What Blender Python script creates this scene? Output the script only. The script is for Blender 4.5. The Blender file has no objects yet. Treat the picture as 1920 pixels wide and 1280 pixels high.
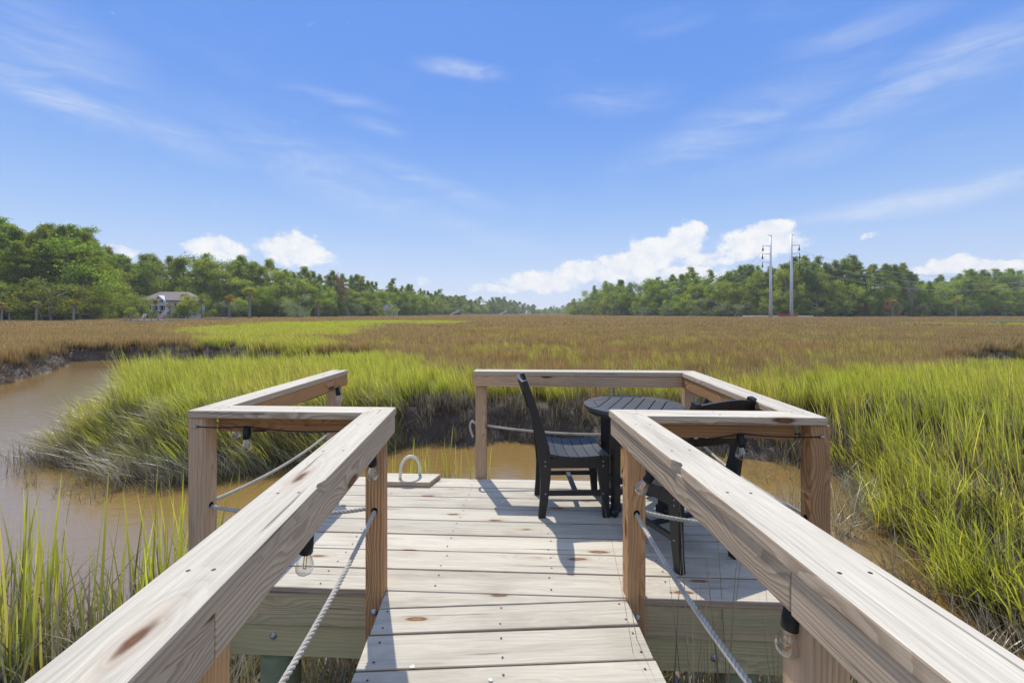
import bpy, bmesh, math, random
import numpy as np
from mathutils import Vector, Matrix
rad = math.radians
random.seed(7)
SC = bpy.context.scene
COL = SC.collection

# ------------------------------------------------------------------ camera
F = 853.0            # focal length in pixels of the 1920 px wide photograph
HOR = 587.0          # its horizon line
DZ = 1.5             # deck surface above the creek
EYE = DZ + 1.4
cam_d = bpy.data.cameras.new('camera'); cam = bpy.data.objects.new('camera', cam_d); COL.objects.link(cam)
cam.location = (0, 0, EYE); cam.rotation_euler = (rad(90), 0, 0)
cam_d.sensor_width = 36; cam_d.lens = F / 1920 * 36; cam_d.shift_y = -(640 - HOR) / 1920
cam_d.clip_start = 0.05; cam_d.clip_end = 6000
SC.camera = cam

# ------------------------------------------------------------------ light
SUN_EL, SUN_AZ = 53.0, -19.0         # azimuth from +Y towards +X
EXPO = 0.65
SKY_STR = 0.105
SUN_STR = 2.8
sd = bpy.data.lights.new('sun', 'SUN'); sd.energy = SUN_STR; sd.angle = rad(0.55); sd.color = (1.0, 0.94, 0.85)
so = bpy.data.objects.new('sun', sd); COL.objects.link(so)
sdir = Vector((math.sin(rad(SUN_AZ)) * math.cos(rad(SUN_EL)), math.cos(rad(SUN_AZ)) * math.cos(rad(SUN_EL)), math.sin(rad(SUN_EL))))
so.rotation_euler = sdir.to_track_quat('Z', 'Y').to_euler(); so.location = (0, 0, 30)
vs = SC.view_settings
vs.view_transform = 'Standard'; vs.look = 'None'; vs.exposure = EXPO; vs.gamma = 1; vs.use_curve_mapping = False
SC.render.engine = 'CYCLES'
SC.cycles.max_bounces = 6; SC.cycles.diffuse_bounces = 3; SC.cycles.glossy_bounces = 3
SC.cycles.transmission_bounces = 6; SC.cycles.transparent_max_bounces = 8
SC.cycles.volume_bounces = 0
SC.cycles.caustics_reflective = False; SC.cycles.caustics_refractive = False


class N:
    """terse node builder"""
    def __init__(s, tree): s.t = tree; s.n = tree.nodes; s.l = tree.links
    def add(s, typ, **kw):
        n = s.n.new(typ)
        for k, v in kw.items(): setattr(n, k, v)
        return n
    def inp(s, sock, v):
        if v is None: return
        if hasattr(v, 'is_output') or isinstance(v, bpy.types.NodeSocket): s.l.new(v, sock)
        else:
            if isinstance(v, (tuple, list)) and sock.type == 'RGBA' and len(v) == 3: v = (*v, 1)
            sock.default_value = v
    def m(s, op, a, b=None, c=None, clamp=False):
        n = s.add('ShaderNodeMath', operation=op, use_clamp=clamp)
        s.inp(n.inputs[0], a); s.inp(n.inputs[1], b)
        if c is not None: s.inp(n.inputs[2], c)
        return n.outputs[0]
    def v(s, op, a, b=None, out=0):
        n = s.add('ShaderNodeVectorMath', operation=op)
        s.inp(n.inputs[0], a)
        if b is not None:
            if op == 'SCALE': s.inp(n.inputs[3], b)
            else: s.inp(n.inputs[1], b)
        return n.outputs[out]
    def sep(s, a): n = s.add('ShaderNodeSeparateXYZ'); s.inp(n.inputs[0], a); return n.outputs
    def comb(s, x, y, z):
        n = s.add('ShaderNodeCombineXYZ')
        for i, q in enumerate((x, y, z)): s.inp(n.inputs[i], q)
        return n.outputs[0]
    def noise(s, vec, scale=1, detail=4, rough=.5, dist=0, out=0):
        n = s.add('ShaderNodeTexNoise'); s.inp(n.inputs['Vector'], vec)
        n.inputs['Scale'].default_value = scale; n.inputs['Detail'].default_value = detail
        n.inputs['Roughness'].default_value = rough; n.inputs['Distortion'].default_value = dist
        return n.outputs[out]
    def ramp(s, v, a, b, lo=0., hi=1., smooth=True):
        n = s.add('ShaderNodeMapRange'); n.interpolation_type = 'SMOOTHSTEP' if smooth else 'LINEAR'
        s.inp(n.inputs[0], v)
        for i, q in enumerate((a, b, lo, hi)): s.inp(n.inputs[i + 1], q)
        return n.outputs[0]
    def mix(s, f, a, b, mode='MIX'):
        n = s.add('ShaderNodeMix', data_type='RGBA', blend_type=mode, clamp_factor=True)
        s.inp(n.inputs[0], f); s.inp(n.inputs[6], a); s.inp(n.inputs[7], b)
        return n.outputs[2]
    def attr(s, name, out='Fac'):
        n = s.add('ShaderNodeAttribute', attribute_name=name); return n.outputs[out]
    def bump(s, h, strength=.5, dist=.01, normal=None):
        n = s.add('ShaderNodeBump'); n.inputs['Strength'].default_value = strength; n.inputs['Distance'].default_value = dist
        s.inp(n.inputs['Height'], h); s.inp(n.inputs['Normal'], normal); return n.outputs[0]


# ------------------------------------------------------------------ sky with clouds laid out by compass bearing and elevation
def px_dir(x, y):
    dx, dy = (x - 960) / F, (HOR - y) / F
    return math.atan(dx), math.atan(dy / math.sqrt(1 + dx * dx))

def make_world():
    w = bpy.data.worlds.new('World'); SC.world = w; w.use_nodes = True
    t = w.node_tree; t.nodes.clear(); k = N(t)
    sky = k.add('ShaderNodeTexSky', sky_type='NISHITA', sun_disc=False)
    sky.sun_elevation = rad(SUN_EL); sky.sun_rotation = rad(SUN_AZ)
    sky.altitude = 0; sky.air_density = 1.0; sky.dust_density = 0.35; sky.ozone_density = 2.2
    tc = k.add('ShaderNodeTexCoord').outputs['Generated']
    d = k.sep(k.v('NORMALIZE', tc))
    az = k.m('ARCTAN2', d[0], d[1]); el = k.m('ARCSINE', d[2])
    P = k.comb(az, el, 0.0)
    # warp for ragged outlines
    w1 = k.noise(P, 9, 6, .62, out=1)
    wv = k.v('SCALE', k.v('SUBTRACT', w1, (.5, .5, .5)), .06)
    PW = k.v('ADD', P, wv)
    sp = k.sep(PW)
    def blob(cx, cy, hw, hh, ang=0.0, src=sp, soft=.0):
        a0, e0 = px_dir(cx, cy)
        sw = math.cos(a0); 
        rw = hw / F * sw * sw; rh = hh / F * sw
        X = k.m('SUBTRACT', src[0], a0); Y = k.m('SUBTRACT', src[1], e0)
        if ang:
            ca, sa = math.cos(rad(ang)), math.sin(rad(ang))
            X, Y = (k.m('ADD', k.m('MULTIPLY', X, ca), k.m('MULTIPLY', Y, sa)),
                    k.m('SUBTRACT', k.m('MULTIPLY', Y, ca), k.m('MULTIPLY', X, sa)))
        X = k.m('DIVIDE', X, rw); Y = k.m('DIVIDE', Y, rh)
        r = k.m('SQRT', k.m('ADD', k.m('MULTIPLY', X, X), k.m('MULTIPLY', Y, Y)))
        return k.ramp(r, *((1.15, .35) if src is sp else (1.45, -.1)))
    cum = None
    for c, amp in (((392, 462, 70, 32), .9), ((425, 470, 60, 25), .8), ((552, 465, 80, 38), .9), ((596, 480, 50, 22), .8),
              ((1020, 527, 105, 24), .95), ((945, 540, 75, 12), .7), ((1120, 510, 110, 26), .95), ((1190, 492, 100, 28), 1), ((1245, 470, 90, 34), 1), ((1285, 447, 55, 34), 1.0), ((1250, 515, 150, 18), .8), ((1340, 490, 90, 20), .7),
              ((1232, 518, 60, 9), .8), ((1420, 455, 110, 34), .95), ((1440, 428, 62, 26), 1), ((1390, 480, 90, 22), .7),
              ((1790, 492, 62, 26), .95), ((1860, 500, 90, 20), .9), ((1720, 505, 60, 15), .7),
              ((1630, 437, 30, 9), .5), ((800, 527, 28, 12), .5), ((225, 478, 55, 14), .6), ((1930, 470, 60, 14), .4),
              ((2300, 480, 200, 40), .8), ((-260, 470, 220, 36), .8)):
        b = k.m('MULTIPLY', blob(*c), amp)
        cum = b if cum is None else k.m('MAXIMUM', cum, b)
    # far-side cumulus from plain noise, only away from the view
    away = k.ramp(k.m('ABSOLUTE', az), 1.15, 1.5)
    nz = k.noise(k.v('MULTIPLY', P, (4, 9, 1)), 1.3, 7, .6)
    cfar = k.m('MULTIPLY', k.m('MULTIPLY', k.ramp(nz, .52, .66), k.ramp(k.m('ABSOLUTE', k.m('SUBTRACT', el, .16)), .18, .05)), away)
    cum = k.m('MAXIMUM', cum, cfar)
    puff = k.noise(k.v('MULTIPLY', P, (1, 1.25, 1)), 30, 9, .68)
    cumd = k.ramp(k.m('ADD', cum, k.m('MULTIPLY', k.m('SUBTRACT', puff, .5), 1.7)), .22, .80)
    # cirrus
    w2 = k.v('SCALE', k.v('SUBTRACT', k.noise(P, 3.2, 4, .55, out=1), (.5, .5, .5)), .055)
    PC = k.v('ADD', P, w2); sc = k.sep(PC)
    soft_c = True; cir = None
    for cx, cy, hw, hh, ang, amp in ((90, 178, 190, 34, -17, 1.0), (300, 235, 190, 36, -17, .55), (620, 330, 260, 48, -19, .42), (120, 110, 210, 75, -14, .5),
                                     (640, 192, 110, 12, -3, .42), (866, 130, 80, 15, -2, .75), (700, 240, 60, 12, -6, .35), (880, 430, 160, 24, -14, .25), (560, 290, 200, 30, -20, .3),
                                     (1380, 235, 260, 48, 17, .5), (1720, 150, 260, 42, 14, .72), (1880, 95, 200, 45, 16, .55), (1720, 372, 270, 24, 7, .85),
                                     (1150, 185, 110, 30, -6, .32), (1240, 42, 90, 20, 0, .3), (1620, 60, 170, 28, -2, .35), (800, 345, 180, 22, -16, .4),
                                     (1550, 275, 300, 30, 9, .25)):
        b = k.m('MULTIPLY', blob(cx, cy, hw, hh, ang, sc), amp)
        cir = b if cir is None else k.m('MAXIMUM', cir, b)
    # rotate so that streaks fan slightly
    st = k.noise(k.v('MULTIPLY', PC, (3.2, 17, 1)), 1.6, 8, .6, 1.0)
    gen = k.m('MULTIPLY', k.ramp(k.noise(k.v('MULTIPLY', PC, (1.6, 4, 1)), 1.5, 5, .55), k.m('MINIMUM', k.ramp(away, 0, 1, .5, .1), k.ramp(el, .62, 1.0, .5, .1)), .75), k.m('MAXIMUM', k.ramp(away, 0, 1, .10, .9), k.ramp(el, .62, 1.0, 0, .9)))  # even cloud veil overhead and behind the view, added as fill for shade
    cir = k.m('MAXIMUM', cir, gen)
    cird = k.m('MULTIPLY', k.m('MULTIPLY', cir, k.ramp(st, .18, .9)), .80)
    up = k.ramp(el, .0, .03)
    dens = k.m('MULTIPLY', k.m('SUBTRACT', 1.0, k.m('MULTIPLY', k.m('SUBTRACT', 1.0, k.m('MULTIPLY', cumd, .93)), k.m('SUBTRACT', 1.0, cird))), up)
    hz = k.ramp(el, .0, .30)
    ccol = k.mix(k.ramp(puff, .3, .65), (.80, .85, .93), (1.0, .99, .97))
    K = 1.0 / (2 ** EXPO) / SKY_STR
    G = 1 / (2 ** EXPO) / SKY_STR
    gr_ = k.add('ShaderNodeValToRGB'); gr_.color_ramp.interpolation = 'B_SPLINE'
    els = gr_.color_ramp.elements; els[0].position = 0; els[0].color = (.70, .77, .92, 1); els[1].position = 1; els[1].color = (.085, .23, .70, 1)
    for p_, c_ in ((.05, (.56, .69, .93)), (.11, (.38, .57, .92)), (.18, (.235, .435, .89)), (.27, (.145, .335, .86)), (.48, (.11, .28, .80))): e_ = els.new(p_); e_.color = (*c_, 1)
    k.inp(gr_.inputs[0], k.m('DIVIDE', el, math.pi / 2))
    grad = k.v('SCALE', gr_.outputs[0], G)
    skyc = k.add('ShaderNodeMix', data_type='RGBA'); skyc.inputs[0].default_value = .95; k.inp(skyc.inputs[6], sky.outputs[0]); k.inp(skyc.inputs[7], grad)
    cc = k.v('SCALE', ccol, k.m('MULTIPLY', k.m('MAXIMUM', k.ramp(away, 0, 1, 1, 1.9), k.ramp(el, .60, 1.0, 1, 2.1)), K))  # unseen clouds overhead and behind brightened beyond the visible ones to lift shade
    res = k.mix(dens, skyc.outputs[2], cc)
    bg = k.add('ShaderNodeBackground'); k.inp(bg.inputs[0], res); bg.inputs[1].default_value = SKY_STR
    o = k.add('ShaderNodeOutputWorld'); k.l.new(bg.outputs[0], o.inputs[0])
make_world()

# ------------------------------------------------------------------ object helpers
def tag(o, label=None, cat=None, group=None, kind=None, category=None):
    cat = cat or category
    if label: o['label'] = label
    if cat: o['category'] = cat
    if group: o['group'] = group
    if kind: o['kind'] = kind
    return o

def empty(name, loc=(0, 0, 0), rz=0, **kw):
    o = bpy.data.objects.new(name, None); COL.objects.link(o); o.location = loc; o.rotation_euler = (0, 0, rz)
    o.empty_display_size = .1
    return tag(o, **kw)

def link(name, mesh, mat=None, parent=None, loc=(0, 0, 0), rot=(0, 0, 0), **kw):
    if mat is not None and not mesh.materials: mesh.materials.append(mat)
    o = bpy.data.objects.new(name, mesh); COL.objects.link(o)
    o.location = loc; o.rotation_euler = rot
    if parent is not None: o.parent = parent
    return tag(o, **kw)

def copy_tree(o, parent=None):
    c = o.copy(); COL.objects.link(c)
    if parent is not None: c.parent = parent
    for ch in list(o.children): copy_tree(ch, c)
    return c

def from_arrays(name, V, Fc, smooth=False, attrs=None):
    me = bpy.data.meshes.new(name)
    V = np.asarray(V, np.float32); Fc = np.asarray(Fc, np.int32); k = Fc.shape[1] if len(Fc) else 3
    me.vertices.add(len(V)); me.vertices.foreach_set('co', V.ravel())
    if len(Fc):
        me.loops.add(Fc.size); me.loops.foreach_set('vertex_index', Fc.ravel())
        me.polygons.add(len(Fc)); me.polygons.foreach_set('loop_start', np.arange(0, Fc.size, k, dtype=np.int32))
        try: me.polygons.foreach_set('loop_total', np.full(len(Fc), k, np.int32))
        except Exception: pass
        if smooth: me.polygons.foreach_set('use_smooth', np.ones(len(Fc), bool))
    for nm, (ty, arr) in (attrs or {}).items():
        a = me.attributes.new(nm, ty, 'POINT')
        arr = np.asarray(arr)
        if ty == 'FLOAT_VECTOR': a.data.foreach_set('vector', arr.astype(np.float32).ravel())
        elif ty == 'INT': a.data.foreach_set('value', arr.astype(np.int32).ravel())
        else: a.data.foreach_set('value', arr.astype(np.float32).ravel())
    me.update(calc_edges=True); me.validate()
    return me

def bm_mesh(bm, name, smooth=False):
    bmesh.ops.recalc_face_normals(bm, faces=bm.faces)
    me = bpy.data.meshes.new(name); bm.to_mesh(me); bm.free()
    if smooth:
        for p in me.polygons: p.use_smooth = True
    return me

def prism_bm(poly, z0, z1, bev=0.0, bm=None, seg=1):
    own = bm is None
    if own: bm = bmesh.new()
    lo = [bm.verts.new((x, y, z0)) for x, y in poly]; hi = [bm.verts.new((x, y, z1)) for x, y in poly]
    n = len(poly)
    fs = [bm.faces.new(lo[::-1]), bm.faces.new(hi)]
    for i in range(n): fs.append(bm.faces.new((lo[i], lo[(i + 1) % n], hi[(i + 1) % n], hi[i])))
    if bev > 0:
        es = list({e for f in fs for e in f.edges})
        bmesh.ops.bevel(bm, geom=es, offset=bev, segments=seg, affect='EDGES', profile=.6)
    return bm

def box_bm(sx, sy, sz, c=(0, 0, 0), bev=0.0, bm=None):
    x0, x1 = c[0] - sx / 2, c[0] + sx / 2; y0, y1 = c[1] - sy / 2, c[1] + sy / 2
    return prism_bm([(x0, y0), (x1, y0), (x1, y1), (x0, y1)], c[2] - sz / 2, c[2] + sz / 2, bev, bm)

def tube(pts, radii, n=8, cap=True, twist=None):
    """verts, faces (quads + cap tris as degenerate quads avoided) for a tube along pts"""
    pts = [Vector(p) for p in pts]; V = []; Q = []
    up = Vector((0, 0, 1))
    prev = None
    for i, p in enumerate(pts):
        a = pts[max(i - 1, 0)]; b = pts[min(i + 1, len(pts) - 1)]
        d = (b - a).normalized()
        if prev is None:
            s = d.cross(up)
            if s.length < 1e-3: s = d.cross(Vector((1, 0, 0)))
            s.normalize()
        else:
            s = (prev - d * prev.dot(d)).normalized()
        prev = s; t = d.cross(s).normalized()
        r = radii[i] if hasattr(radii, '__len__') else radii
        for j in range(n):
            an = 2 * math.pi * j / n
            V.append(p + s * (math.cos(an) * r) + t * (math.sin(an) * r))
    for i in range(len(pts) - 1):
        for j in range(n):
            a = i * n + j; b = i * n + (j + 1) % n
            Q.append((a, b, b + n, a + n))
    return V, Q

def tube_mesh(name, pts, radii, n=8, smooth=True):
    V, Q = tube(pts, radii, n)
    me = bpy.data.meshes.new(name)
    caps = [tuple(range(n))[::-1], tuple(range(len(V) - n, len(V)))]
    me.from_pydata([tuple(v) for v in V], [], Q + caps)
    if smooth:
        for p in me.polygons[:len(Q)]: p.use_smooth = True
    return me

def lathe_mesh(name, prof, n=16, smooth=True):
    V = []; Fc = []
    for r, z in prof:
        for j in range(n):
            a = 2 * math.pi * j / n; V.append((r * math.cos(a), r * math.sin(a), z))
    for i in range(len(prof) - 1):
        for j in range(n):
            a = i * n + j; b = i * n + (j + 1) % n; Fc.append((a, b, b + n, a + n))
    Fc.append(tuple(range(n))[::-1]); Fc.append(tuple(range(len(V) - n, len(V))))
    me = bpy.data.meshes.new(name); me.from_pydata(V, [], Fc)
    if smooth:
        for p in me.polygons: p.use_smooth = True
    return me

# ------------------------------------------------------------------ noise in numpy
def vnoise(x, y, seed=0):
    xi = np.floor(x).astype(np.int64); yi = np.floor(y).astype(np.int64); fx = x - xi; fy = y - yi
    fx = fx * fx * (3 - 2 * fx); fy = fy * fy * (3 - 2 * fy)
    def h(a, b):
        q = (a * 374761393 + b * 668265263 + seed * 974634777) & 0xffffffff
        q = ((q ^ (q >> 13)) * 1274126177) & 0xffffffff
        return ((q ^ (q >> 16)) & 0xffff) / 65535.0
    return (h(xi, yi) * (1 - fx) + h(xi + 1, yi) * fx) * (1 - fy) + (h(xi, yi + 1) * (1 - fx) + h(xi + 1, yi + 1) * fx) * fy
def fbm(x, y, seed=0, o=4):
    s = 0; a = .5; 
    for i in range(o): s = s + a * vnoise(x * 2 ** i, y * 2 ** i, seed + i); a *= .5
    return s / (1 - .5 ** o)
def sstep(x, a, b):
    t = np.clip((x - a) / (b - a), 0, 1); return t * t * (3 - 2 * t)

# ------------------------------------------------------------------ materials
def new_mat(name):
    m = bpy.data.materials.new(name); m.use_nodes = True; t = m.node_tree; t.nodes.clear(); k = N(t)
    out = k.add('ShaderNodeOutputMaterial'); return m, k, out

def principled(k, out, color, rough=.6, spec=.3, normal=None, metal=0., **kw):
    p = k.add('ShaderNodeBsdfPrincipled')
    k.inp(p.inputs['Base Color'], color); k.inp(p.inputs['Roughness'], rough)
    k.inp(p.inputs['Specular IOR Level'], spec); k.inp(p.inputs['Metallic'], metal)
    if normal is not None: k.inp(p.inputs['Normal'], normal)
    for a, b in kw.items(): k.inp(p.inputs[a.replace('_', ' ')], b)
    k.l.new(p.outputs[0], out.inputs[0]); return p

def simple(name, col, rough=.6, spec=.3, metal=0., var=.15, scale=3.0, bump=0.0, bscale=40):
    m, k, out = new_mat(name)
    tc = k.add('ShaderNodeTexCoord').outputs['Object']
    n = k.noise(tc, scale, 5, .6)
    c = k.mix(n, tuple(c * (1 - var) for c in col), tuple(min(c * (1 + var), 1) for c in col))
    nm = k.bump(k.noise(tc, bscale, 4, .6), bump, .01) if bump else None
    principled(k, out, c, rough, spec, nm, metal); return m

def wood(name, early, late, knotc, top=None, topamt=.0, rings=95, contrast=.6, rough=.75, stain=None, stainamt=.0, crack=.5, bumps=.5, knots=1.0):
    m, k, out = new_mat(name)
    tc = k.add('ShaderNodeTexCoord').outputs['Object']
    rnd = k.add('ShaderNodeObjectInfo').outputs['Random']
    r2 = k.m('FRACT', k.m('MULTIPLY', rnd, 17.31)); r3 = k.m('FRACT', k.m('MULTIPLY', rnd, 71.7))
    off = k.comb(k.m('MULTIPLY', rnd, 50), k.m('MULTIPLY', r2, 9), k.m('MULTIPLY', r3, 9))
    p = k.v('ADD', tc, off)
    # knots: sparse 3D cells stretched along the board
    vo = k.add('ShaderNodeTexVoronoi'); vo.feature = 'F1'
    kv = k.v('MULTIPLY', p, (2.1, 8.0, 8.0)); kv = k.v('ADD', kv, k.v('SCALE', k.v('SUBTRACT', k.noise(p, 14, 3, .5, out=1), (.5, .5, .5)), .12))
    k.inp(vo.inputs['Vector'], kv); vo.inputs['Scale'].default_value = 1.0
    D = vo.outputs['Distance']
    swirl = k.m('MULTIPLY', k.ramp(D, .5, .0), .045 * knots)
    # growth rings around an axis that wanders beside the board
    wob = k.v('SCALE', k.v('SUBTRACT', k.noise(k.v('MULTIPLY', p, (1.1, 3, 3)), 1, 3, .5, out=1), (.5, .5, .5)), .075)
    q = k.v('ADD', tc, wob); s = k.sep(q)
    yy = k.m('ADD', s[1], k.m('MULTIPLY', k.m('SUBTRACT', r2, .5), .16))
    zz = k.m('ADD', s[2], k.m('ADD', .055, k.m('MULTIPLY', r3, .06)))
    rr = k.m('SQRT', k.m('ADD', k.m('MULTIPLY', yy, yy), k.m('MULTIPLY', zz, zz)))
    rr = k.m('ADD', rr, swirl)
    rr = k.m('ADD', rr, k.m('MULTIPLY', k.m('SUBTRACT', k.noise(k.v('MULTIPLY', p, (3, 30, 30)), 1, 3, .6), .5), .006))
    fr = k.m('FRACT', k.m('MULTIPLY', rr, rings))
    ring = k.m('MULTIPLY', k.ramp(fr, .25, .86), k.ramp(fr, 1.0, .93))
    ringvar = k.noise(k.v('MULTIPLY', p, (.8, 6, 6)), 1, 3, .5)
    ring = k.m('MULTIPLY', ring, k.ramp(ringvar, .3, .7, .35, 1.0))
    fib = k.noise(k.v('MULTIPLY', p, (5, 210, 210)), 1, 4, .65)
    fib2 = k.noise(k.v('MULTIPLY', p, (1.2, 55, 55)), 1, 4, .6)
    c = k.mix(k.m('MULTIPLY', ring, contrast), early, late)
    if top is not None:
        nz = k.sep(k.add('ShaderNodeNewGeometry').outputs['Normal'])[2]
        f = k.m('MULTIPLY', k.ramp(nz, .3, .9), topamt)
        ct = k.mix(k.m('MULTIPLY', ring, contrast * .38), top, tuple(q * w_ for q, w_ in zip(top, (.56, .52, .46))))
        wst = k.noise(k.v('MULTIPLY', p, (.9, 22, 22)), 1, 5, .65); ct = k.mix(k.ramp(wst, .46, .7, 0, .55), ct, tuple(q * .66 for q in top))
        c = k.mix(f, c, ct)
    big = k.noise(k.v('MULTIPLY', p, (1.3, 5, 5)), 1, 4, .6)
    if stain is not None:
        c = k.mix(k.m('MULTIPLY', k.ramp(big, .48, .72), stainamt), c, stain)
    shade = k.ramp(rnd, 0, 1, .88, 1.1, smooth=False)
    c = k.mix(1.0, c, k.comb(shade, shade, shade), 'MULTIPLY')
    f1 = k.ramp(fib, .3, .72, .80, 1.10, smooth=False)
    c = k.mix(1.0, c, k.comb(f1, f1, f1), 'MULTIPLY')
    cr = k.m('MULTIPLY', k.ramp(fib2, .63, .72), crack)
    c = k.mix(cr, c, tuple(x * .35 for x in late))
    kn = k.m('MULTIPLY', k.ramp(D, .15, .08), min(1, knots))
    knr = k.mix(k.ramp(D, .03, .1), knotc, tuple(x * .45 for x in knotc))
    halo = k.m('MULTIPLY', k.ramp(D, .3, .1), .35 * min(1, knots))
    c = k.mix(halo, c, tuple((a + b) / 2 for a, b in zip(knotc, early)))
    c = k.mix(kn, c, knr)
    h = k.m('ADD', k.m('MULTIPLY', ring, .6), k.m('ADD', k.m('MULTIPLY', fib, .9), k.m('MULTIPLY', cr, -3.0)))
    h = k.m('ADD', h, k.m('MULTIPLY', kn, .6))
    nm = k.bump(h, bumps, .0016)
    principled(k, out, c, k.ramp(fib, .2, .8, rough - .1, rough + .1, smooth=False), .25, nm)
    return m

M = {}
M['cap'] = wood('weathered_cap_wood', (.56, .44, .31), (.27, .19, .12), (.24, .10, .035), top=(.635, .582, .462), topamt=.95, rings=88, contrast=.72, crack=.8,
                stain=(.33, .28, .22), stainamt=.35)
M['deck'] = wood('weathered_deck_wood', (.44, .33, .22), (.21, .14, .09), (.30, .15, .06), top=(.60, .552, .435), topamt=.95, rings=70, contrast=.6, crack=.85,
                 stain=(.36, .31, .235), stainamt=.65)
M['post'] = wood('brown_post_wood', (.54, .31, .14), (.22, .105, .042), (.13, .045, .018), rings=70, contrast=.8, crack=.75, stain=(.20, .14, .10), stainamt=.5, rough=.7)
M['postgrey'] = wood('tan_grey_post_wood', (.58, .40, .24), (.27, .16, .085), (.13, .05, .02), rings=70, contrast=.75, crack=.7, stain=(.26, .21, .16), stainamt=.6)
M['rail'] = wood('sheltered_rail_wood', (.50, .27, .11), (.20, .095, .038), (.15, .05, .02), rings=80, contrast=.8, crack=.6, stain=(.27, .20, .14), stainamt=.5)
M['joist'] = wood('damp_treated_timber', (.56, .44, .25), (.29, .22, .12), (.10, .05, .025), rings=75, contrast=.6, crack=.7, stain=(.40, .37, .20), stainamt=.7)
M['beam'] = wood('green_treated_timber', (.60, .52, .27), (.36, .31, .15), (.15, .08, .04), rings=60, contrast=.5, crack=.4, stain=(.42, .45, .25), stainamt=.7)
M['pile'] = simple('green_piling_wood', (.20, .22, .115), .7, .3, var=.5, scale=8, bump=.6, bscale=60)
M['galv'] = simple('galvanised_steel', (.42, .43, .44), .45, .5, .7, .2, 20)
M['rust'] = simple('rusty_nail_steel', (.06, .045, .035), .6, .4, .3, .3, 20)

def rope_mat():
    m, k, out = new_mat('weathered_rope')
    tc = k.add('ShaderNodeTexCoord').outputs['Object']
    n = k.noise(tc, 300, 3, .6); b = k.noise(tc, 9, 3, .5)
    c = k.mix(n, (.34, .32, .27), (.60, .57, .49)); c = k.mix(k.ramp(b, .45, .7, 0, .5), c, (.22, .205, .16))
    principled(k, out, c, .9, .1, k.bump(n, .5, .001)); return m
M['rope'] = rope_mat()
M['black'] = simple('black_resin_lumber', (.011, .0115, .012), .45, .5, var=.6, scale=9, bump=.25, bscale=260)
M['tabletop'] = simple('charcoal_resin_lumber', (.045, .05, .056), .5, .45, var=.2, scale=14, bump=.2, bscale=260)
M['plastic'] = simple('black_rubber', (.012, .012, .013), .5, .3, var=.1)
M['hose'] = simple('cream_plastic_pipe', (.66, .64, .50), .4, .4, var=.12, scale=12)
def glass_mat(name):
    m, k, out = new_mat(name)
    tr = k.add('ShaderNodeBsdfTransparent'); 
    gl = k.add('ShaderNodeBsdfGlossy'); gl.inputs['Roughness'].default_value = .03
    tr.inputs[0].default_value = (.93, .93, .92, 1)
    lw = k.add('ShaderNodeLayerWeight'); lw.inputs[0].default_value = .5; mx = k.add('ShaderNodeMixShader'); k.inp(mx.inputs[0], k.m('ADD', k.m('MULTIPLY', k.m('POWER', lw.outputs['Facing'], 2.0), .75), .12)); k.l.new(tr.outputs[0], mx.inputs[1]); k.l.new(gl.outputs[0], mx.inputs[2])
    k.l.new(mx.outputs[0], out.inputs[0]); return m
M['glass'] = glass_mat('clear_bulb_glass')
M['filament'] = simple('filament_wire', (.75, .42, .12), .4, .5, .3, .1)
M['houseglass'] = simple('dark_window_glass', (.03, .04, .05), .1, .6)
M['white'] = simple('white_paint', (.72, .72, .70), .5, .4, var=.05)
M['stucco'] = simple('pale_grey_siding', (.50, .49, .46), .8, .2, var=.08)
M['roof'] = simple('tan_shingle_roof', (.27, .235, .20), .85, .2, var=.2, scale=6)
M['roofgrey'] = simple('grey_shingle_roof', (.20, .20, .20), .85, .2, var=.2, scale=6)
M['steel'] = simple('pale_steel_pole', (.66, .68, .70), .45, .4, .2, .06)
M['wire'] = simple('aluminium_wire', (.62, .62, .62), .4, .5, .5, .05)
M['bark'] = simple('tree_bark', (.22, .165, .12), .9, .1, var=.4, scale=5)
M['greybark'] = simple('grey_tree_bark', (.26, .235, .20), .9, .1, var=.3, scale=5)
M['red'] = simple('red_plastic_barrier', (.5, .03, .03), .5, .3)
M['greywood'] = simple('far_grey_timber', (.30, .28, .25), .85, .2, var=.2)
M['sand'] = simple('pale_sand', (.72, .66, .54), .9, .1, var=.15)
M['aluminium'] = simple('aluminium_gangway', (.60, .61, .62), .4, .5, .4, .1)
M['ceramic'] = simple('brown_ceramic_insulator', (.08, .06, .055), .3, .5)

def foliage(name, dark, light, trans=.45, tcol=None, rough=.5, patch=None, scale=.12):
    """leaf material; 'r' random per leaf clump, plus a colour shift per tree"""
    m, k, out = new_mat(name)
    r = k.attr('r'); rnd = k.add('ShaderNodeObjectInfo').outputs['Random']
    c = k.mix(r, dark, light)
    hs = k.add('ShaderNodeHueSaturation'); k.inp(hs.inputs['Hue'], k.ramp(rnd, 0, 1, .475, .515, smooth=False))
    k.inp(hs.inputs['Value'], k.ramp(k.m('FRACT', k.m('MULTIPLY', rnd, 13.7)), 0, 1, .78, 1.22, smooth=False)); k.inp(hs.inputs['Color'], c)
    c = hs.outputs[0]
    d = k.add('ShaderNodeBsdfDiffuse'); t = k.add('ShaderNodeBsdfTranslucent')
    k.inp(d.inputs[0], c)
    tc = k.mix(1.0, c, tcol or (1.3, 1.35, .5), 'MULTIPLY'); k.inp(t.inputs[0], tc)
    mx = k.add('ShaderNodeMixShader'); mx.inputs[0].default_value = trans
    k.l.new(d.outputs[0], mx.inputs[1]); k.l.new(t.outputs[0], mx.inputs[2])
    k.l.new(mx.outputs[0], out.inputs[0]); return m
M['pine'] = foliage('pine_needles', (.12, .165, .035), (.33, .40, .085), .5)
M['oak'] = foliage('oak_leaves', (.13, .18, .04), (.38, .45, .10), .5)
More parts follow.
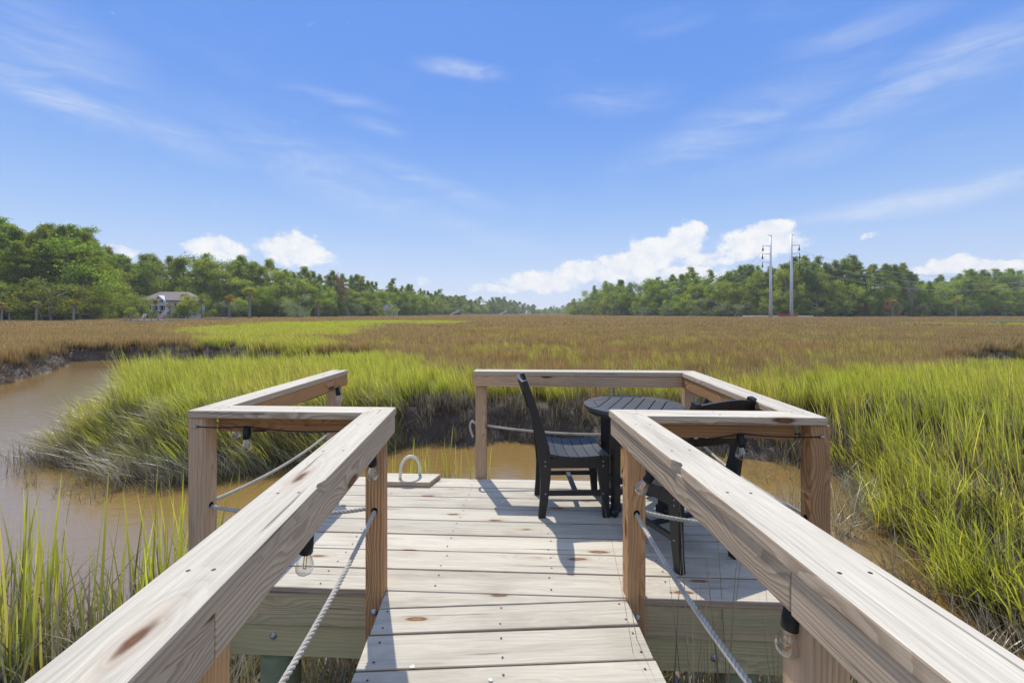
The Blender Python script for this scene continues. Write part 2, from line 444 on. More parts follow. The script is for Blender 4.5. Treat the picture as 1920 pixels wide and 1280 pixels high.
M['light'] = foliage('bright_tree_leaves', (.19, .26, .055), (.40, .46, .12), .5)
M['cedar'] = foliage('cedar_foliage', (.14, .18, .05), (.31, .35, .10), .45)
M['silver'] = foliage('silvery_shrub_leaves', (.16, .19, .11), (.30, .33, .21), .38)
M['russet'] = foliage('russet_leaves', (.17, .10, .05), (.28, .16, .08), .35, (1.2, 1., .7))
M['palm'] = foliage('palmetto_fronds', (.34, .20, .08), (.40, .42, .10), .4)
M['deadpalm'] = foliage('dead_palm_fronds', (.22, .12, .05), (.34, .21, .10), .3, (1.2, 1., .7))

def grass_mat(name, base, mid, tip, alt, trans=.5, tcol=(1.35, 1.4, .5), spread=.25, gl=.05):
    m, k, out = new_mat(name)
    t = k.attr('t'); r = k.attr('r'); rnd = k.add('ShaderNodeObjectInfo').outputs['Random']
    pos = k.add('ShaderNodeNewGeometry').outputs['Position']
    big = k.noise(k.v('MULTIPLY', pos, (1, 1, 0)), .3, 6, .65)
    c = k.mix(k.ramp(t, .08, .50), base, mid); c = k.mix(k.ramp(t, .45, 1.0), c, tip)
    f = k.m('ADD', k.m('MULTIPLY', k.m('FRACT', k.m('ADD', r, rnd)), .5), k.m('MULTIPLY', k.ramp(big, .3, .7), .5))
    c = k.mix(k.ramp(f, .45, .85, 0, 1), c, alt)
    drift = k.noise(k.v('MULTIPLY', pos, (1, 1, 0)), .045, 5, .6); c = k.mix(k.ramp(drift, .42, .62, 0, .30), c, k.mix(1.0, c, (.92, .74, .60), 'MULTIPLY'))
    hs = k.add('ShaderNodeHueSaturation'); k.inp(hs.inputs['Value'], k.ramp(k.m('FRACT', k.m('ADD', k.m('MULTIPLY', r, 7.3), rnd)), 0, 1, 1 - spread, 1 + spread, smooth=False)); k.inp(hs.inputs['Color'], c)
    c = hs.outputs[0]
    d = k.add('ShaderNodeBsdfDiffuse'); tr = k.add('ShaderNodeBsdfTranslucent'); k.inp(d.inputs[0], c)
    k.inp(tr.inputs[0], k.mix(1.0, c, tcol, 'MULTIPLY'))
    mx = k.add('ShaderNodeMixShader'); mx.inputs[0].default_value = trans
    k.l.new(d.outputs[0], mx.inputs[1]); k.l.new(tr.outputs[0], mx.inputs[2])
    g = k.add('ShaderNodeBsdfGlossy'); g.inputs['Roughness'].default_value = .35
    m2 = k.add('ShaderNodeMixShader'); m2.inputs[0].default_value = gl
    k.l.new(mx.outputs[0], m2.inputs[1]); k.l.new(g.outputs[0], m2.inputs[2]); k.l.new(m2.outputs[0], out.inputs[0]); return m
M['green'] = grass_mat('cordgrass_blades', (.13, .09, .05), (.27, .30, .065), (.53, .535, .11), (.55, .43, .18), trans=.5, spread=.45)
M['greenfar'] = grass_mat('cordgrass_blades_far', (.18, .19, .05), (.33, .38, .06), (.50, .54, .09), (.48, .45, .12))
M['rush'] = grass_mat('needlerush_stems', (.10, .07, .035), (.31, .22, .10), (.49, .345, .165), (.30, .27, .10), trans=.45, tcol=(1.2, 1.08, .75), spread=.5)
M['straw'] = grass_mat('bleached_dead_stems', (.16, .13, .085), (.34, .30, .20), (.42, .38, .26), (.26, .28, .12), trans=.25, tcol=(1.1, 1.05, .8))
M['darkstem'] = grass_mat('dead_dark_stems', (.06, .045, .03), (.17, .13, .085), (.42, .35, .26), (.16, .16, .06), trans=.15, tcol=(1, 1, .8))

def mud_mat():
    m, k, out = new_mat('marsh_mud')
    pos = k.add('ShaderNodeNewGeometry').outputs['Position']; z = k.sep(pos)[2]
    n = k.noise(pos, 5, 8, .68); n2 = k.noise(pos, 26, 5, .65); n3 = k.noise(pos, 1.1, 3, .5)
    c = k.mix(n2, (.05, .037, .026), (.19, .142, .10))
    c = k.mix(k.ramp(n, .57, .66, 0, .8), c, (.26, .22, .17))
    flat = k.mix(n3, (.085, .062, .032), (.12, .09, .045))
    flat = k.mix(k.ramp(n2, .45, .7, 0, .6), flat, (.05, .035, .02))
    c = k.mix(k.ramp(k.m('ADD', z, k.m('MULTIPLY', n, .2)), .74, .92), c, flat)
    ro = k.m('ADD', k.ramp(k.noise(pos, 14, 4, .6), .45, .6, .75, .28), k.m('MULTIPLY', n2, .2))
    h = k.m('ADD', k.m('MULTIPLY', n, 1.4), k.m('MULTIPLY', n2, .6))
    principled(k, out, c, ro, .5, k.bump(h, 1.0, .12)); return m
M['mud'] = mud_mat()

def water_mat():
    m, k, out = new_mat('creek_water')
    pos = k.add('ShaderNodeNewGeometry').outputs['Position']
    a = k.noise(k.v('MULTIPLY', pos, (1.0, 2.2, 1)), 3.0, 4, .5); b = k.noise(k.v('MULTIPLY', pos, (1.0, 1.8, 1)), 16, 3, .55); big = k.noise(pos, .35, 3, .5)
    c = k.mix(big, (.225, .138, .040), (.275, .172, .056))
    h = k.m('ADD', a, k.m('MULTIPLY', b, .35))
    p = principled(k, out, c, .035, .5, k.bump(h, .16, .05)); p.inputs['IOR'].default_value = 2.3
    return m
M['water'] = water_mat()

# ------------------------------------------------------------------ marsh layout (metres, camera over the origin)
W1 = [(6.8, 1.5), (4.9, 3.2), (4.5, 3.85), (4.6, 4.6), (4.75, 5.4), (5.05, 6.2), (5.65, 7.0), (5.9, 7.7), (5.75, 8.3), (5.2, 8.8), (3.9, 9.5), (1.7, 10.1),
      (-.7, 10.15), (-2.5, 9.9), (-3.4, 9.3), (-4, 8.7), (-5.2, 8.3), (-6.6, 8.2), (-7.6, 8.5), (-8.9, 9.6), (-10.4, 11.4), (-12.0, 13.6), (-13.8, 15.6), (-13.6, 17.2), (-11.5, 17.4), (-9, 17.6), (-7.2, 18.6), (-6.2, 20.6), (-6.5, 22.6), (-8.5, 23.6), (-12, 24.3), (-15, 26.2),
      (-18, 28.6), (-24, 28.8), (-27, 27.5), (-23.6, 23.4), (-21.8, 20.6), (-21.0, 18.0), (-30, 14.5), (-45, 11), (-70, 5),
      (-40, 3.0), (-10, 3.7), (-6, 4.1), (-4.2, 3.95), (-3.3, 4.3), (-2.6, 4.0), (-1.5, 3.3), (0, 3.0), (1.2, 2.9), (2.5, 3.3), (3.4, 2.6), (6.0, 1.2)]
W2 = [(17.2, 17.2), (19.5, 16.2), (26, 15.6), (50, 13), (50, 26), (30, 26), (25.5, 24.5), (22, 21.5), (18.6, 19.5)]
def inside(poly, X, Y):
    r = np.zeros(X.shape, bool); n = len(poly)
    for i in range(n):
        x0, y0 = poly[i]; x1, y1 = poly[(i + 1) % n]
        if y0 == y1: continue
        c = ((y0 > Y) != (y1 > Y)) & (X < (x1 - x0) * (Y - y0) / (y1 - y0) + x0)
        r ^= c
    return r
def sdist(poly, X, Y):
    d = np.full(X.shape, 1e9); n = len(poly)
    for i in range(n):
        x0, y0 = poly[i]; x1, y1 = poly[(i + 1) % n]; dx, dy = x1 - x0, y1 - y0
        t = np.clip(((X - x0) * dx + (Y - y0) * dy) / (dx * dx + dy * dy), 0, 1)
        d = np.minimum(d, (X - x0 - t * dx) ** 2 + (Y - y0 - t * dy) ** 2)
    d = np.sqrt(d); return np.where(inside(poly, X, Y), -d, d)
def land(X, Y):
    """distance inland from the water's edge (negative in water), ragged"""
    wob = (fbm(X * 1.1, Y * 1.1, 3, 4) - .5) * 1.3 + (fbm(X * 5, Y * 5, 9, 2) - .5) * .25
    return np.minimum(sdist(W1, X, Y), sdist(W2, X, Y)) + wob * sstep(Y, 2, 5)
# tree line: distance of the shore against bearing (X/Y)
SH_U = np.array([-200, 0, 110, 170, 210, 300, 400, 500, 600, 700, 760, 800, 840, 900, 1000, 1060, 1072, 1100, 1150, 1300, 1400, 1500, 1600, 1700, 1800, 1900, 2150], float)
SH_D = np.array([92, 98, 102, 112, 142, 155, 163, 182, 208, 250, 290, 345, 450, 600, 820, 900, 420, 400, 300, 240, 215, 205, 205, 215, 225, 230, 230], float)
def shore(X, Y):
    u = X / np.maximum(Y, 1e-3) * F + 960
    return np.interp(u, SH_U, SH_D)
def ground_z(X, Y, d=None):
    if d is None: d = land(X, Y)
    top = .22 + .53 * sstep(np.hypot(X * .6, Y), 4.2, 8.5)
    top = top + (fbm(X * .7, Y * .7, 21, 3) - .5) * .12
    w = .34 + .5 * vnoise(X * .6, Y * .6, 5) + .75 * sstep(X, 3.5, 5.5) * (1 - sstep(Y, 9.5, 11))
    z = np.where(d < 0, np.maximum(-.45, d * .45), top * sstep(d, -.05, 1.0 * w + .1))
    rough = (fbm(X * 4, Y * 4, 11, 4) - .5)
    z = z + rough * .30 * sstep(d, -.3, .1) * (1 - sstep(d, .5, 1.1))
    sh = np.where(Y > 20, shore(X, Y), 1e4)
    z = z + 1.1 * sstep(Y - sh, -4, 22)
    return z

def make_ground():
    def axis(lo, hi, fine_lo, fine_hi, st, g=1.09):
        a = list(np.arange(fine_lo, fine_hi, st)); s = st; x = a[-1]
        while x < hi: s *= g; x += s; a.append(x)
        s = st; x = a[0]; b = []
        while x > lo: s *= g; x -= s; b.append(x)
        return np.array(b[::-1] + a)
    xs = axis(-1450, 1450, -13, 9, .10, 1.03); ys = axis(-400, 1500, 2.5, 12, .085, 1.022)
    X, Y = np.meshgrid(xs, ys); Z = ground_z(X, Y)
    far = sstep(np.hypot(X, Y), 900, 1400); Z = Z * (1 - far) + 2.0 * far
    nx, ny = len(xs), len(ys)
    i = np.arange(nx * ny).reshape(ny, nx)
    Q = np.stack([i[:-1, :-1], i[:-1, 1:], i[1:, 1:], i[1:, :-1]], -1).reshape(-1, 4)
    me = from_arrays('marsh_ground', np.stack([X, Y, Z], -1).reshape(-1, 3), Q, True)
    link('marsh_ground', me, M['mud'], kind='structure')
make_ground()
wm = bpy.data.meshes.new('creek_water'); wm.from_pydata([(-90, -20, 0), (70, -20, 0), (70, 40, 0), (-90, 40, 0)], [], [(0, 1, 2, 3)])
link('creek_water', wm, M['water'], kind='structure')

# ------------------------------------------------------------------ grasses
def blades(n, radius, h0, h1, lean, width, seed, wind=(0, 0), square=False, curl=1.0, flat=0.0):
    g = np.random.default_rng(seed)
    if square: bx = g.uniform(-radius, radius, n); by = g.uniform(-radius, radius, n)
    else:
        a = g.uniform(0, 6.283, n); rr = radius * np.sqrt(g.uniform(0, 1, n)); bx = rr * np.cos(a); by = rr * np.sin(a)
    h = g.uniform(h0, h1, n); la = g.uniform(0, 6.283, n); ln = np.abs(g.normal(0, lean, n))
    lx = ln * np.cos(la) + wind[0] * g.uniform(.4, 1.4, n); ly = ln * np.sin(la) + wind[1] * g.uniform(.4, 1.4, n)
    fa = g.uniform(0, 3.1416, n); wx = np.cos(fa) * width / 2; wy = np.sin(fa) * width / 2
    V = []; T = []
    for s, w in ((0, .8), (.4, 1.0), (.75, .62), (1, 0)):
        px = bx + lx * h * (s * .5 + s * s * .7 * curl); py = by + ly * h * (s * .5 + s * s * .7 * curl)
        bend = np.clip(np.hypot(lx, ly), 0, 1.2)
        pz = h * (s - bend * .35 * s * s * curl) * (1 - flat)
        if w > 0:
            V.append(np.stack([px - wx * w, py - wy * w, pz], -1)); V.append(np.stack([px + wx * w, py + wy * w, pz], -1)); T += [s, s]
        else: V.append(np.stack([px, py, pz], -1)); T.append(s)
    V = np.stack(V, 1).reshape(-1, 3)      # 7 per blade
    t = np.tile(np.array(T), n); r = np.repeat(g.uniform(0, 1, n), 7)
    b = np.array([(0, 1, 3), (0, 3, 2), (2, 3, 5), (2, 5, 4), (4, 5, 6)])
    Fc = (b[None] + (np.arange(n) * 7)[:, None, None]).reshape(-1, 3)
    return V, Fc, t, r

def proto_coll(name, specs, mat):
    c = bpy.data.collections.new(name)
    for i, s in enumerate(specs):
        V, Fc, t, r = blades(seed=100 + i * 7 + len(name), **s)
        me = from_arrays(name, V, Fc, False, {'t': ('FLOAT', t), 'r': ('FLOAT', r)}); me.materials.append(mat)
        o = bpy.data.objects.new(name + '_clump', me); c.objects.link(o)
    return c, len(specs)

def scatter(name, P, rz, scale, coll, tilt=None, seed=0, **kw):
    c, nk = coll; n = len(P); g = np.random.default_rng(seed + 5)
    rot = np.zeros((n, 3)); rot[:, 2] = rz
    if tilt is not None: rot[:, 0] = tilt
    sc = np.asarray(scale)
    if sc.ndim == 1: sc = np.stack([sc, sc, sc], -1)
    me = from_arrays(name, P, np.zeros((0, 3), int), False, {'rot': ('FLOAT_VECTOR', rot), 'scl': ('FLOAT_VECTOR', sc), 'idx': ('INT', g.integers(0, nk, n))})
    o = link(name, me, **kw)
    ng = bpy.data.node_groups.new(name + '_scatter', 'GeometryNodeTree')
    ng.interface.new_socket('Geometry', in_out='INPUT', socket_type='NodeSocketGeometry'); ng.interface.new_socket('Geometry', in_out='OUTPUT', socket_type='NodeSocketGeometry')
    gi = ng.nodes.new('NodeGroupInput'); go = ng.nodes.new('NodeGroupOutput'); L = ng.links
    ci = ng.nodes.new('GeometryNodeCollectionInfo'); ci.inputs[0].default_value = c; ci.inputs['Separate Children'].default_value = True; ci.inputs['Reset Children'].default_value = True
    ip = ng.nodes.new('GeometryNodeInstanceOnPoints'); ip.inputs['Pick Instance'].default_value = True
    def at(nm, ty):
        a = ng.nodes.new('GeometryNodeInputNamedAttribute'); a.data_type = ty; a.inputs[0].default_value = nm; return a.outputs[0]
    L.new(gi.outputs[0], ip.inputs['Points']); L.new(ci.outputs[0], ip.inputs['Instance'])
    L.new(at('idx', 'INT'), ip.inputs['Instance Index']); L.new(at('scl', 'FLOAT_VECTOR'), ip.inputs['Scale'])
    er = ng.nodes.new('FunctionNodeEulerToRotation'); L.new(at('rot', 'FLOAT_VECTOR'), er.inputs[0]); L.new(er.outputs[0], ip.inputs['Rotation'])
    L.new(ip.outputs[0], go.inputs[0])
    md = o.modifiers.new('scatter', 'NODES'); md.node_group = ng
    return o

G1 = [(4.3, 2.6), (40, 2.6), (30, 14), (17.9, 15.9), (14.8, 14.4), (10.4, 13.2), (8.2, 12.4), (5.5, 11.7), (3, 11.5), (1.3, 11.7), (-.9, 13.0), (-3, 14.8), (-4.5, 18), (-5.2, 19.6), (-6.5, 18.4),
      (-11, 18.5), (-17, 18), (-14, 10), (-9, 6.5), (-2, 7), (4, 8)]
G2 = [(-20, 28), (-13.5, 24.0), (-9.5, 24.5), (-10, 28), (-14, 33), (-20, 35), (-22, 32)]
G3 = [(-38, 56), (-48, 84), (-31, 108), (-3, 96), (-12, 78), (-20, 66), (-16, 50), (-13, 36), (-20, 32.5), (-30, 40)]
G4 = [(66, 70), (100, 68), (100, 80), (70, 80)]
def greenness(X, Y):
    s = -np.minimum(np.minimum(sdist(G1, X, Y), sdist(G2, X, Y) * 1.5), np.minimum(sdist(G3, X, Y) / 2, sdist(G4, X, Y) / 2))
    wob = (fbm(X * .35 + 40, Y * .35, 31, 4) - .5) * 3.2 + (fbm(X * 2, Y * 2, 33, 2) - .5) * 1.2
    return s + wob * sstep(Y, 9, 14) * .8
rg = np.random.default_rng(5)
def sample(y0, y1, dens, xm=1.32, pad=3.0):
    A = (xm * (y1 ** 2 - y0 ** 2)) + 2 * pad * (y1 - y0); n = int(A * dens)
    Y = np.sqrt(rg.uniform(y0 ** 2, y1 ** 2, n)); X = rg.uniform(-1, 1, n) * (xm * Y + pad)
    return X, Y

WIND = (-.16, -.03)
g_tall = proto_coll('cordgrass', [dict(n=34, radius=.16, h0=.42, h1=.80, lean=.13, width=.0105, wind=WIND) for i in range(5)], M['green'])
g_mid = proto_coll('cordgrass_mid', [dict(n=46, radius=.32, h0=.38, h1=.72, lean=.14, width=.020, wind=WIND) for i in range(4)], M['green'])
g_stalk = proto_coll('cordgrass_stalks', [dict(n=12, radius=.26, h0=.55, h1=1.25, lean=.16, width=.012, wind=(-.2, -.05), curl=.6) for i in range(5)], M['green'])
g_far = proto_coll('cordgrass_far', [dict(n=260, radius=2.0, h0=.30, h1=.62, lean=.1, width=.09, wind=WIND, square=True) for i in range(3)], M['greenfar'])
b_near = proto_coll('needlerush', [dict(n=34, radius=.18, h0=.34, h1=.66, lean=.17, width=.0105, wind=(-.03, 0)) for i in range(5)], M['rush'])
b_mid = proto_coll('needlerush_mid', [dict(n=46, radius=.34, h0=.34, h1=.68, lean=.17, width=.020, wind=(-.03, 0)) for i in range(4)], M['rush'])
b_far = proto_coll('needlerush_far', [dict(n=300, radius=2.0, h0=.34, h1=.66, lean=.14, width=.075, square=True) for i in range(3)], M['rush'])
b_xfar = proto_coll('needlerush_xfar', [dict(n=420, radius=5.5, h0=.35, h1=.72, lean=.12, width=.32, square=True) for i in range(3)], M['rush'])
d_flat = proto_coll('bent_grass', [dict(n=22, radius=.2, h0=.3, h1=.8, lean=.4, width=.009, wind=(-.7, -.25), curl=.8) for i in range(4)], M['straw'])
g_flat = proto_coll('bent_green_grass', [dict(n=20, radius=.2, h0=.4, h1=.85, lean=.25, width=.011, wind=(-.5, -.2), curl=.8) for i in range(4)], M['green'])
d_up = proto_coll('dead_straw', [dict(n=16, radius=.2, h0=.2, h1=.55, lean=.5, width=.009, curl=.8) for i in range(4)], M['straw'])
d_dark = proto_coll('dark_stubble', [dict(n=22, radius=.13, h0=.10, h1=.34, lean=.35, width=.010, curl=.6) for i in range(4)], M['darkstem'])

def put(name, X, Y, sel, coll, s0=.8, s1=1.2, dz=0., full_rot=False, Zf=None, **kw):
    X, Y = X[sel], Y[sel]; n = len(X)
    Z = ground_z(X, Y) if Zf is None else Zf(X, Y)
    rz = rg.uniform(-.5, .5, n) if not full_rot else rg.uniform(-3.14, 3.14, n)
    return scatter(name, np.stack([X, Y, Z + dz], -1), rz, rg.uniform(s0, s1, n) * (.78 + .44 * fbm(X * .3, Y * .3, 51, 3)), coll, kind='stuff', seed=n, **kw)

# 6..24 m
X, Y = sample(2.2, 24, 24); d = land(X, Y); gr = greenness(X, Y) + rg.normal(0, .45, len(X)); gr = np.where((gr < 0) & (fbm(X * .2, Y * .2, 61, 4) > .60) & (rg.uniform(0, 1, len(X)) < .12), .5, gr); far = (Y > 7) | (X > 3.8)
hs = fbm(X * .8, Y * .8, 77, 3)
green = (gr > 0) & (d > .42 + .36 * (d < 1.5) * (X > -3) + .45 * sstep(X, 3.5, 5.5) * (1 - sstep(Y, 9, 11))) & far & ~((X > 3.5) & (Y < 9) & (rg.uniform(0, 1, len(X)) < .62))
put('cordgrass', X, Y, green & (hs > .22), g_tall, .75, 1.2, -.03, label='bright green cordgrass along the creek banks behind the deck', category='grass')
put('right_bank_straw', X, Y, (X > 4) & (Y < 10) & (d > 0) & (rg.uniform(0, 1, len(X)) < .28), d_dark, 1.2, 2.6, -.02, full_rot=True, label='brown dead stems between the green blades of the right bank', category='dead grass')
rb = (X > 3.8) & (Y < 9.5) & (d > .15) & (rg.uniform(0, 1, len(X)) < .30)
ib = (X < -2) & (Y < 17) & (d > .1) & (d < 1.6) & far & (rg.uniform(0, 1, len(X)) < .22)
put('tall_cordgrass', X, Y, rb | ib, g_stalk, .8, 1.15, -.02, label='taller single cordgrass stalks along the island edge and right bank', category='grass')
put('needlerush', X, Y, (gr <= .35) & (d > .4) & far & (hs > .15) & (rg.uniform(0, 1, len(X)) > np.clip(gr * 2, 0, 1)), b_near, .8, 1.2, -.03, full_rot=True, label='brown needlerush filling the near marsh behind the green fringe', category='rushes')
fr = (gr < .6) & (gr > -2.2) & (d > .3) & (Y > 9) & (rg.uniform(0, 1, len(X)) < .55)
put('dead_straw', X, Y, fr | ((d > .25) & (d < .8) & far & (rg.uniform(0, 1, len(X)) < .3)) | ((d > .6) & (gr > 0) & far & (Y < 13) & (rg.uniform(0, 1, len(X)) < .10)), d_up, .8, 1.3, 0, full_rot=True, label='bleached dead straw between green cordgrass and brown rush', category='dead grass')
Xs, Ys = sample(6.5, 31, 55, 1.2); ds = land(Xs, Ys); ks = (ds > -.15) & (ds < .95); Xs, Ys, ds = Xs[ks], Ys[ks], ds[ks]
put('bank_stubble', Xs, Ys, rg.uniform(0, 1, len(Xs)) < np.where(Ys < 14, .75, .35), d_dark, .5, 1.5, -.03, full_rot=True, label='dark dead stubble and roots on the muddy creek bank', category='stubble')
put('bank_litter', Xs, Ys, (ds > -.1) & (ds < .8) & (rg.uniform(0, 1, len(Xs)) < .10), d_up, .4, .9, -.02, full_rot=True, label='short pale litter standing in for wet glints on the muddy creek bank', category='dead grass')  # pale straw put in to give the mud its light wet glints
# 24..52 m
X, Y = sample(24, 54, 9); d = land(X, Y); gr = greenness(X, Y); ok = d > .35
gr = np.where((fbm(X * .11, Y * .11, 61, 4) > .62) & (rg.uniform(0, 1, len(X)) < .10), 1.0, gr)
put('cordgrass', X, Y, ok & (gr > 0), g_mid, .8, 1.2, -.03, label='strip of green cordgrass behind the left back channel', category='grass')
put('needlerush', X, Y, ok & (gr <= .3), b_mid, .75, 1.2, -.03, full_rot=True, label='brown needlerush in the middle of the marsh', category='rushes')
# 54..150 m in patches
X, Y = sample(52, 150, .16); gr = greenness(X, Y) + rg.normal(0, .4, len(X)); ok = Y < shore(X, Y) + 2
put('cordgrass', X, Y, ok & (gr > -.6), g_far, .9, 1.25, -.02, full_rot=True, label='far bright green cordgrass band on the left marsh', category='grass')
put('needlerush', X, Y, ok & (gr <= .6), b_far, .85, 1.25, -.02, full_rot=True, label='reddish brown needlerush in the far marsh', category='rushes')
X, Y = sample(145, 900, .018, xm=1.3); ok = Y < shore(X, Y) + 5
put('needlerush', X, Y, ok, b_xfar, .85, 1.2, -.02, full_rot=True, label='thin brown line of needlerush against the distant shores', category='rushes')
# bent clumps over the water's edge
g = rg
def edge(n, x0, x1, y0, y1, dlo, dhi):
    X = g.uniform(x0, x1, n); Y = g.uniform(y0, y1, n); d = land(X, Y); s = (d > dlo) & (d < dhi); return X[s], Y[s]
zed = lambda X, Y: np.maximum(ground_z(X, Y), -.02)
X1, Y1 = edge(5200, -13, -2.4, 7.4, 12.5, -.45, .9)
sel = g.uniform(0, 1, len(X1)) < .45
put('bent_straw', X1, Y1, sel, d_flat, .6, 1.15, 0, Zf=zed, label='flattened bleached grass leaning over the water left of the deck', category='dead grass')
put('bent_cordgrass', X1, Y1, ~sel & (land(X1, Y1) > -.1), g_flat, .7, 1.2, .03, Zf=zed, label='bent green cordgrass leaning over the left creek edge', category='grass')
X2, Y2 = edge(2300, 3.9, 9, 3.0, 8.4, -.5, 1.0)
sel = g.uniform(0, 1, len(X2)) < .40; kp = (g.uniform(0, 1, len(X2)) < .55) | (Y2 < 4.6)
put('bent_straw', X2, Y2, sel & kp, d_flat, .5, 1.0, 0, full_rot=True, Zf=zed, label='tangled pale straw at the water edge right of the deck', category='dead grass')
put('bent_cordgrass', X2, Y2, ~sel & kp & (land(X2, Y2) > -.15), g_flat, .7, 1.25, .03, Zf=zed, label='leaning green cordgrass on the near right bank', category='grass')
Xw = g.uniform(-11, -2.6, 1500); Yw = g.uniform(6.4, 9.5, 1500); dw = land(Xw, Yw)
put('water_straw', Xw, Yw, (dw < -.25) & (dw > -1.3) & (g.uniform(0, 1, 1500) < .10), d_up, .5, 1.0, -.05, full_rot=True, Zf=lambda X, Y: X * 0, label='stray stems poking out of the creek in front of the island', category='dead grass')
Xw = g.uniform(2.0, 5.2, 900); Yw = g.uniform(4.0, 9.0, 900); dw = land(Xw, Yw)
put('water_straw', Xw, Yw, (dw < -.15) & (dw > -1.4) & (g.uniform(0, 1, 900) < .16), d_up, .5, 1.1, -.06, full_rot=True, Zf=lambda X, Y: X * 0, label='pale stray stems floating in the shallows right of the deck', category='dead grass')
# foreground clumps at the lower left and around the walkway
f_tall = proto_coll('foreground_cordgrass', [dict(n=9, radius=.10, h0=.45, h1=1.2, lean=.16, width=.014, wind=(.02, 0), curl=.5) for i in range(5)], M['green'])
nf = 150; Xf = g.uniform(-7.5, -2.55, nf); Yf = g.uniform(3.1, 4.75, nf); df = sdist(W1, Xf, Yf)
put('foreground_cordgrass', Xf, Yf, (df > -.35) & (g.uniform(0, 1, nf) < .52), f_tall, .85, 1.35, -.02, full_rot=True, Zf=zed, label='tall loose cordgrass standing in the water at lower left', category='grass')
put('foreground_straw', Xf + .1, Yf - .1, (df > -.25), d_up, .9, 1.7, 0, full_rot=True, Zf=zed, label='pale broken straw at the feet of the lower left grass', category='dead grass')
Xf = g.uniform(-2.2, 3.6, 700); Yf = g.uniform(2.3, 3.7, 700)
put('underdeck_straw', Xf, Yf, sdist(W1, Xf, Yf) > -.5, d_up, .8, 1.6, 0, full_rot=True, Zf=zed, label='tangled dead reeds on the mud underneath the dock', category='dead grass')
# tufts in the water just behind the deck
Xf = np.array([-1.75, -1.6, -1.48, -1.35, -1.2, -1.05, -.85, -.6, -.5, -.4, -1.5]); Yf = np.array([6.9, 7.2, 6.8, 7.1, 6.9, 7.3, 7.0, 6.8, 7.1, 6.9, 7.4])
put('water_cordgrass', Xf, Yf, Xf > -9, f_tall, .95, 1.25, 0, full_rot=True, Zf=lambda X, Y: X * 0, label='green grass tufts rising from the water behind the ladder opening', category='grass')
# thin stalks along the right side of the walkway
st = proto_coll('thin_stalks', [dict(n=9, radius=.07, h0=1.0, h1=1.9, lean=.12, width=.006, wind=(-.06, 0), curl=.5) for i in range(3)], M['darkstem'])
Xf = np.array([.72, .80, .86, .95, 1.1, .76]); Yf = np.array([1.75, 1.9, 1.6, 2.0, 1.8, 2.08])
put('thin_stalks', Xf, Yf, Xf > 0, st, .85, 1.05, 0, full_rot=True, Zf=lambda X, Y: X * 0 + .25, label='thin dark reed stalks rising beside the right edge of the walkway', category='reeds')

# ------------------------------------------------------------------ the dock
dock = empty('dock', (0, 0, 0), label='weathered timber dock with a railed walkway opening onto a small square deck', cat='dock')
PH = .0504; ex = Vector((math.cos(PH), -math.sin(PH))); ey = Vector((math.sin(PH), math.cos(PH))); OD = Vector((0, 2.27))
def dk(x, y): return OD + ex * x + ey * y
AW = math.atan(.0527); wy = Vector((-math.sin(AW), math.cos(AW))); wx = Vector((math.cos(AW), math.sin(AW)))
def local_prism(name, pts, z0, z1, mat, bev=.004, axis=None, parent=dock, **kw):
    """prism over plan points (world), its local X laid along the board"""
    c = sum((Vector(p) for p in pts), Vector((0, 0))) / len(pts)
    if axis is None: axis = (Vector(pts[1]) - Vector(pts[0]))
    a = math.atan2(axis[1], axis[0]); ca, sa = math.cos(-a), math.sin(-a)
    loc = [((p[0] - c[0]) * ca - (p[1] - c[1]) * sa, (p[0] - c[0]) * sa + (p[1] - c[1]) * ca) for p in pts]
    h = (z1 - z0) / 2
    me = bm_mesh(prism_bm(loc, -h, h, bev, seg=2 if bev > .003 else 1), name)
    return link(name, me, mat, parent, (c[0], c[1], (z0 + z1) / 2), (0, 0, a), **kw)
def plank(name, a, b, w, z0, z1, mat, bev=.004, parent=dock, **kw):
    a, b = Vector(a), Vector(b); d = (b - a).normalized(); s = Vector((-d[1], d[0])) * (w / 2)
    return local_prism(name, [a - s, b - s, b + s, a + s], z0, z1, mat, bev, parent=parent, **kw)
def post(name, c, ang, z0, z1, mat, w=.089, parent=dock, **kw):
    L = z1 - z0
    me = bm_mesh(box_bm(L, w, w, (0, 0, 0), .004), name)
    o = link(name, me, mat, parent, (c[0], c[1], (z0 + z1) / 2), **kw)
    o.rotation_euler = (Matrix.Rotation(ang, 3, 'Z') @ Matrix.Rotation(rad(-90), 3, 'Y')).to_euler()
    return o
# deck boards
LX, RX = -1.53, 1.40
rj = random.Random(3)
for i in range(8):
    y0 = i * .196; sag = rj.uniform(-.0015, .0015)
    e0, e1 = rj.uniform(-.006, .006), rj.uniform(-.006, .006)
    plank('deck_board', dk(LX + e0, y0 + .095), dk(RX + e1, y0 + .095 + rj.uniform(-.001, .001)), .187, DZ - .036 + sag, DZ + sag, M['deck'], .003)
# walkway boards
WL = lambda t: Vector((-.637, 2.28)) + wy * (t - 2.28); WR = lambda t: Vector((.5606, 2.229)) + wy * (t - 2.229)
def wk(side, t):      # plan point on the walkway edge at walkway distance t
    base = Vector((-.637, 2.28)) if side < 0 else Vector((.5606, 2.229))
    t0 = base.dot(wy); return base + wy * (t - t0)
lines = [2.188, 2.012, 1.812]
while lines[-1] > -3.2: lines.append(lines[-1] - .2)
